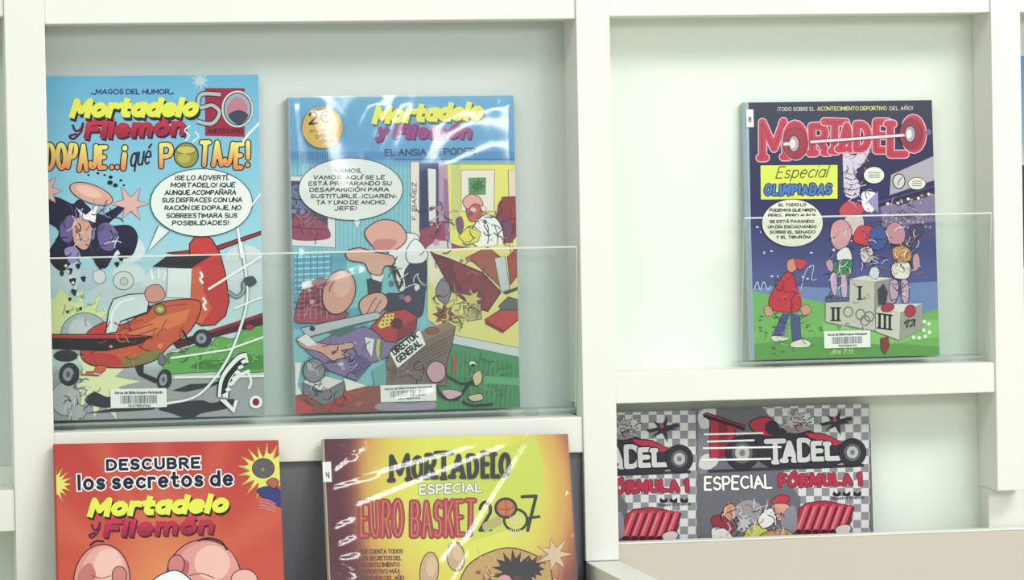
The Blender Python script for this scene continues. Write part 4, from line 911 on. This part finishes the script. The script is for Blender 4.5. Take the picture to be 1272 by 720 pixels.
def art_basket(A):
    def bgc(u, v):
        d = math.hypot((u-.56)*1.0, (v-.16)*1.15)
        c = mix((226, 226, 60), (224, 176, 62), (d-.22)*4)
        c = mix(c, (206, 116, 70), (d-.34)*5)
        c = mix(c, (104, 28, 50), (d-.42)*8)
        if u < .16: c = mix(c, (92, 26, 50), (.16-u)*9)
        return c
    A.G(bgc, 40, 46)
    A.view(390, 530, 3.634)
    A.P((206, 216, 60), (560, 200), (1000, 40), (1040, 200), (1020, 420), (700, 520), (400, 420))
    A.blob((200, 156, 84), (660, 690), (700, 620), (780, 570), (880, 545), (980, 570), (1060, 620), (1080, 700), (1120, 760), (640, 760), line=K, lw=5)
    A.P((200, 156, 84), (1020, 590), (1060, 560), (1100, 600), (1090, 640), (1060, 650))
    A.scrib(680, 570, 1060, 700, 40, ((130, 84, 50), (226, 186, 120)), 34, 4, 1); A.star((44, 34, 40), 905, 655, 100, 62, 15, 3); A.star((44, 34, 40), 980, 640, 60, 36, 11, 6); A.E((220, 150, 160), 860, 690, 30, 22); A.E((90, 40, 50), 920, 690, 22, 18)
    A.E((206, 170, 130), 520, 650, 42, 86, .1, line=K, lw=4); A.E((226, 190, 150), 530, 630, 24, 44, .1); A.E((206, 170, 130), 640, 585, 40, 66, -.1, line=K, lw=4); A.E((226, 190, 150), 646, 570, 22, 34, -.1)
    A.star((222, 190, 150), 1085, 575, 84, 34, 7, 9, line=(120, 70, 60), lw=4)
    for k, (a, b, c) in enumerate((('QUE CUENTA TODOS', 204, 402), ('LOS SECRETOS DEL', 204, 396), ('ACONTECIMIENTO', 212, 388), ('DEPORTIVO MÁS', 210, 390), ('ESPERADO DEL AÑO', 202, 408))):
        A.T((104, 62, 44), a, (b, 574+k*30), (c, 572+k*30), 22, 4.6)
    for t, a, b, h in (('M', (338, 252), (440, 246), 130), ('O', (440, 244), (500, 240), 116), ('R', (496, 240), (556, 238), 122), ('T', (548, 240), (622, 238), 132), ('A', (612, 238), (686, 238), 116), ('D', (690, 238), (748, 234), 116), ('E', (750, 236), (800, 234), 130), ('L', (796, 234), (844, 232), 120), ('O', (832, 230), (890, 228), 116)):
        A.T((46, 42, 38), t, a, b, h, 22, .04, jit=.06, seed=ord(t), out=(190, 196, 60), ow=2.5, serif=10 if t in 'MRTAL' else 0)
    A.T(WH, 'ESPECIAL', (474, 306), (760, 294), 46, 8.5, .05, jit=.12, out=(120, 120, 60), ow=3)
    for t, x0, x1 in (('EURO', 204, 410), ('BASKET', 432, 736)):
        A.T((186, 48, 60), t, (x0, 502), (x1, 496), 172, 22, 0, jit=.1, seed=3, out=(110, 24, 40), ow=3, gap=.34); A.T((222, 130, 90), t, (x0+9, 493), (x1-9, 487), 154, 4, 0, jit=.1, seed=3, gap=.44)
    A.T((40, 38, 40), '2', (742, 474), (806, 470), 140, 15, .06); A.T((40, 38, 40), '7', (934, 476), (1012, 472), 168, 15, .04)
    A.S((40, 38, 40), 12, (960, 412), (1022, 404))
    A.ring((40, 38, 40), 910, 420, 52, 48, 12); A.E((208, 106, 56), 866, 366, 46, 42, line=(40, 38, 40), lw=12); A.curve((150, 60, 40), 4, (826, 366), (866, 374), (906, 362)); A.curve((150, 60, 40), 4, (862, 328), (870, 366), (864, 404))
    for k in range(6): A.S((228, 224, 180), 4, (880+k*10, 462), (886+k*9, 494)); A.S((228, 224, 180), 4, (886+k*11, 400), (894+k*10, 440))
    for k in range(4): A.E((190, 176, 100), 780+k*16, 450-k*8, 20, 22)
    A.P((232, 228, 210), (44, 158), (76, 156), (78, 246), (48, 250))

def art_racing(dx=0, dy=0):
    def fn(A):
        A.G(lambda u, v: (214, 214, 212), 2, 2)
        A.view(750+dx, 490+dy, 3.131)
        qs = []
        for i in range(24):
            for j in range(30):
                if (i+j) % 2: qs.append([(358+i*30.6, 22+j*31), (358+(i+1)*30.6, 22+j*31-.6), (358+(i+1)*30.6, 22+(j+1)*31-.6), (358+i*30.6, 22+(j+1)*31)])
        A.rects((138, 138, 148), qs)
        A.P((104, 104, 114), (350, 40), (600, 30), (700, 150), (700, 320), (765, 400), (765, 980), (350, 980))
        A.P((128, 128, 138), (366, 50), (440, 48), (420, 300), (366, 310))
        A.blob((206, 206, 206), (366, 80), (400, 52), (436, 60), (420, 120), (380, 130)); A.blob((206, 206, 206), (380, 240), (420, 230), (446, 260), (410, 290), (370, 280))
        # racing car
        A.P((52, 50, 62), (400, 292), (1010, 268), (1012, 280), (410, 304))
        A.P((178, 34, 66), (384, 76), (400, 70), (552, 122), (546, 138), (510, 132), (512, 236), (412, 246), (412, 100), line=K, lw=4); A.P((134, 20, 52), (446, 104), (480, 116), (480, 240), (446, 242)); A.S(K, 12, (388, 82), (546, 132))
        A.P((46, 44, 58), (500, 172), (580, 150), (700, 130), (800, 140), (920, 190), (930, 260), (880, 282), (640, 280), (560, 230), line=K, lw=3)
        A.blob((186, 36, 68), (566, 112), (600, 90), (646, 90), (672, 120), (668, 154), (620, 160), (580, 140), line=K, lw=4); A.E((54, 40, 60), 654, 128, 26, 26, line=K, lw=3); A.P((186, 36, 68), (780, 146), (860, 152), (926, 186), (900, 200), (800, 168), line=K, lw=3)
        A.star((176, 170, 176), 740, 104, 52, 28, 9, 4, line=K, lw=3); A.star((206, 206, 206), 790, 84, 26, 13, 7, 2, line=K, lw=2); A.blob((150, 130, 134), (700, 130), (760, 116), (800, 134), (740, 150))
        for t, a, b, h in (('T', (632, 272), (704, 270), 100), ('A', (692, 266), (754, 264), 88), ('D', (752, 264), (822, 262), 96), ('E', (806, 260), (862, 258), 80), ('L', (860, 258), (916, 256), 76)):
            A.T((206, 206, 208), t, a, b, h, 19, 0, out=K, ow=4.5, serif=8 if t in 'TAL' else 0)
        for x, y, r in ((538, 226, 64), (966, 224, 52)):
            A.E((46, 44, 54), x, y, r, r*1.03, line=K, lw=4); A.E((98, 96, 108), x, y, r*.62, r*.64); A.E((184, 184, 184), x, y, r*.46, r*.48, line=K, lw=2); A.E((120, 120, 128), x, y, r*.18, r*.2)
        for y, x0, x1 in ((154, 388, 620), (182, 400, 585), (208, 384, 690), (254, 380, 650)): A.S((240, 240, 238), 7, (x0, y), (x1, y-5))
        A.star((50, 48, 58), 905, 108, 56, 16, 5, 3); A.P((50, 48, 58), (836, 112), (960, 86), (968, 98), (850, 122)); A.E((190, 60, 80), 898, 98, 8, 8)
        A.T((240, 240, 238), 'ESPECIAL', (390, 374), (656, 364), 56, 9, 0, jit=.14, out=(60, 58, 70), ow=3)
        A.T((184, 26, 66), 'FÓRMULA 1', (678, 362), (1006, 354), 54, 14, 0, jit=.16, out=(96, 16, 46), ow=2.5, gap=.36)
        for x in (906, 944, 986): A.blob(K, (x-14, 392), (x-12, 376), (x, 384), (x+14, 376), (x+12, 394))
        A.T(K, 'Nuestro trabajo', (886, 410), (1014, 404), 13, 2.4)
        # engine with ribs
        A.P((170, 34, 62), (742, 536), (760, 440), (790, 420), (860, 412), (952, 430), (964, 490), (940, 536), (840, 552), line=K, lw=3)
        for k in range(6):
            x = 744+k*33
            A.P((206, 62, 84), (x, 528), (x+36, 434), (x+50, 424), (x+62, 432), (x+26, 536)); A.P((232, 120, 130), (x+6, 522), (x+40, 436), (x+46, 436), (x+14, 524)); A.P((110, 18, 44), (x+20, 538), (x+58, 432), (x+66, 438), (x+30, 542)); A.E((60, 10, 30), x+14, 532, 12, 9)
        A.blob((212, 200, 200), (900, 520), (930, 504), (960, 512), (950, 540), (910, 544), line=K, lw=3)
        # coloured patches lower left
        A.blob((206, 140, 110), (466, 440), (500, 424), (520, 460), (500, 490), (470, 480), line=K, lw=3); A.blob((150, 40, 56), (418, 480), (460, 470), (510, 520), (470, 540), (430, 520), line=K, lw=3); A.blob((226, 220, 216), (420, 520), (470, 520), (500, 560), (430, 570), line=K, lw=3); A.blob((150, 150, 158), (510, 440), (560, 410), (610, 430), (600, 490), (540, 500)); A.blob((196, 206, 60), (548, 540), (580, 504), (630, 520), (660, 560), (640, 600), (548, 600), line=K, lw=3)
        A.blob((196, 36, 66), (652, 410), (690, 388), (722, 400), (706, 424), (660, 424), line=K, lw=3); A.blob((222, 160, 136), (656, 428), (710, 424), (726, 450), (690, 490), (656, 470), line=K, lw=3); A.blob((228, 226, 226), (600, 480), (650, 440), (670, 490), (620, 520), line=K, lw=3); A.blob((140, 136, 150), (690, 470), (740, 430), (750, 520), (700, 540)); A.blob((206, 150, 90), (600, 560), (640, 530), (700, 520), (740, 560), (640, 620), line=K, lw=3); A.star((190, 186, 190), 545, 500, 40, 20, 8, 4, line=K, lw=2)
        A.scrib(420, 410, 740, 570, 90, (K, (226, 226, 226), (206, 150, 120), (120, 118, 126)), 24, 3, 1); A.scrib(690, 80, 800, 140, 24, (K, (206, 206, 210)), 18, 3, 2)
        # edge line on the right
        A.P((104, 104, 112), (1034, 22), (1046, 22), (1052, 1000), (1036, 1000))
    return fn

# ------------------------------------------------------------------ clear pockets in the bays
def pocket(label, xa, xb, zs, floor_z, y_low, y_top, z_top, group):
    t = thing('acrylic_holder', label, 'acrylic holder', ((xa+xb)/2, .03, zs), group)
    ox, oz = (xa+xb)/2, zs; x0, x1 = xa-ox, xb-ox
    th = .0022
    prism_x('front_sheet', ACRYL, [(y_low-.03, floor_z-oz), (y_low-.03+th, floor_z-oz), (y_top-.03+th, z_top-oz-.0016), (y_top-.03, z_top-oz-.0016)], x0, x1, t)
    e = prism_x('top_edge', ACEDGE, [(y_top-.03, z_top-oz-.0015), (y_top-.03+th, z_top-oz-.0015), (y_top-.03+th, z_top-oz), (y_top-.03, z_top-oz)], x0, x1, t)
    e['label'] = 'bright polished top edge'
    for xs, m in ((x1+.0001, ACEDGE), (x0-.0013, ACSIDE)):
        prism_x('side_edge', m, [(y_low-.03, floor_z-oz), (y_low-.03+th*.5, floor_z-oz), (y_top-.03+th*.5, z_top-oz), (y_top-.03, z_top-oz)], xs, xs+.0012, t)
    box('floor_sheet', ACRYL, x0, x1, y_low-.03+th, BK-.0315, floor_z-oz-.0022, floor_z-oz, t, 0)
    box('floor_edge', ACSIDE, x0, x1, y_low-.031, y_low-.03+th-.0001, floor_z-oz-.0024, floor_z-oz-.0001, t, 0)
    for x in (x0+.04, x1-.04): box('foot', ACRYL, x-.006, x+.006, y_low-.02, BK-.036, .00005, floor_z-oz-.0023, t, 0)
    return t
pocket('clear acrylic holder across the wide left bay, in front of two albums', X0+.0135, X2-.003, -.1255, -.118, .026, .0045, .0415, 'clear acrylic holders')
pocket('small clear acrylic holder in the right bay, in front of one album', .2345, X4-.002, -.0837, -.0775, .024, .002, .066, 'clear acrylic holders')

# ------------------------------------------------------------------ the comic albums
fr = book_frame((34, 95.3), (322, 92.5), (42, 522.5), (327.5, 516), .040, .051)
b, A = make_book('comic_album', 'comic album with a red propeller plane on a sky-blue cover, leaning in the left bay', fr, art_plane, (150, 196, 214), (110, 170, 200))
q = ((137, 483), (206.5, 482), (207, 505), (138, 507))
sticker(b, fr, A.zmax(), 'barcode_label', lambda S: barcode(S, q, 1), q, 'white library barcode label')

fr = book_frame((360, 122), (638, 118), (366.5, 512.5), (645.5, 506.5), .040, .051)
b, A = make_book('comic_album', 'shiny plastic-wrapped comic album with an office scene and a round gold price sticker', fr, art_office, (176, 190, 200), (176, 186, 196))
q = ((472, 479.5), (541, 475.5), (541.5, 497.5), (473, 499))
sticker(b, fr, A.zmax(), 'barcode_label', lambda S: barcode(S, q, 2), q, 'white library barcode label')
S = Art(fr, A.zmax()+.0003)
S.view(350, 110, 3.429); S.E((216, 176, 76), 172, 166, 86, 88, n=40); S.T(K, '2€', (112, 156), (204, 146), 56, 8, .1); S.T((110, 80, 40), 'POR', (150, 104), (196, 100), 18, 3)
for k in range(3): S.T((120, 90, 50), ('PVP 11', 'OFERTA', 'ESPECIAL')[k], (118+k*22, 192+k*22), (222, 186+k*20), 16, 2.6)
link('price_sticker', S.mesh('price_sticker', LABELM), b)['label'] = 'round gold price sticker'
film(b, fr, A.zmax()+.0009, [(.66, .25, 1.1, .22, .046, .0046), (.55, .10, .9, .04, .008, .001), (.12, .05, .2, .3, .01, .002), (.3, .1, .36, .02, .01, .002), (.78, .0, .42, .34, .010, .0016), (.5, .02, .36, .22, .006, .001), (.62, .0, .60, .1, .012, .0012), (.9, .16, .45, .30, .012, .001), (.97, .02, .7, .2, .02, .0014), (.02, .02, .05, .3, .004, .0011), (.07, .02, .12, .16, .004, .001), (.03, .5, .08, .98, .004, .0009), (.0, .62, .3, .56, .004, .0008), (.45, .97, .6, .95, .006, .001), (.62, .3, .57, .55, .006, .0008)])

fr = book_frame((925, 127.5), (1160, 124), (934, 447), (1164.5, 441), .037, .0515)
b, A = make_book('comic_album', 'comic album with a winners podium on its navy and green cover, alone in its bay', fr, art_sports, (96, 120, 150), (170, 190, 200))
q = ((1023, 411.5), (1080.5, 410), (1080.5, 431), (1023.5, 432.5))
sticker(b, fr, A.zmax(), 'barcode_label', lambda S: barcode(S, q, 3), q, 'white library barcode label')
q3 = ((926.5, 136), (935.5, 136), (935.5, 158), (927, 158))
sticker(b, fr, A.zmax(), 'spine_label', lambda S: S.T((60, 60, 70), '8', (929, 152), (933, 152), 7, 1.2), q3, 'small white shelf-mark label')

fr = extend_down(book_frame((68.6, 552), (345, 545.5), (73, 720), (353.5, 715), -.050, -.012), -.4698)
b, A = make_book('comic_album', 'orange-red album headed with black and yellow lettering, standing low at the left', fr, art_secrets, (196, 72, 52), (190, 70, 50), .010)

fr = extend_down(book_frame((402, 546), (704, 538), (411, 720), (717.5, 713), -.050, -.013), -.4698)
b, A = make_book('comic_album', 'plastic-wrapped yellow and maroon basketball special, standing low beside the centre upright', fr, art_basket, (92, 30, 48), (206, 190, 160), .012)
q5 = ((400.5, 574), (411, 573.5), (412, 598), (402.5, 599))
sticker(b, fr, A.zmax(), 'spine_label', lambda S: S.T((60, 60, 70), 'N', (404, 594), (409, 594), 8, 1.2), q5, 'small white shelf-mark label')
film(b, fr, A.zmax()+.0006, [(.83, .0, .53, .3, .003, .0013), (.80, .0, .45, .34, .0025, .001), (.75, .0, .15, .10, .003, .001), (.74, .02, .12, .18, .003, .0009), (.03, .02, .12, .05, .003, .0012), (.04, .08, .16, .02, .003, .0012), (.03, .13, .2, .10, .003, .0012), (.10, .22, .03, .24, .003, .0012), (.1, .27, .04, .29, .003, .0012), (.11, .32, .04, .33, .003, .0012), (.09, .38, .04, .36, .003, .0012), (.97, .18, .9, .42, .003, .0014), (.985, .3, .955, .5, .003, .0014), (.55, .32, .45, .44, .0025, .0008)], (90, 110))

for k, (dx, dy, lab) in enumerate(((0, 0, 'grey chequered racing album seen whole, right one of the two in the lower right bay'), (-215, 8, 'grey chequered racing album half hidden behind the centre upright'))):
    fr = extend_down(book_frame((864.5+dx, 508.5+dy), (1080.5+dx, 500.5+dy), (868+dx, 669+dy), (1084+dx, 662+dy), .041, .0475), -.3448)
    b, A = make_book('comic_album', lab, fr, art_racing(dx, dy), (140, 140, 148), (150, 150, 156), .007)
    b['group'] = 'racing albums in the lower right bay'

def art_blue(A):
    A.G(lambda u, v: mix((74, 130, 176), (110, 170, 200), v*3) if v < .34 else (196, 196, 190), 4, 12)
    A.view(1268, 0, 1)
    A.P((50, 50, 60), (-2, 205), (60, 203), (60, 330), (-2, 332))
fr = book_frame((1267, 70), (1420, 66.5), (1269, 395), (1422, 391), .040, .051)
make_book('comic_album', 'blue-topped album of which only a thin sliver shows at the right edge of the photo', fr, art_blue, (90, 140, 180), (80, 130, 170))
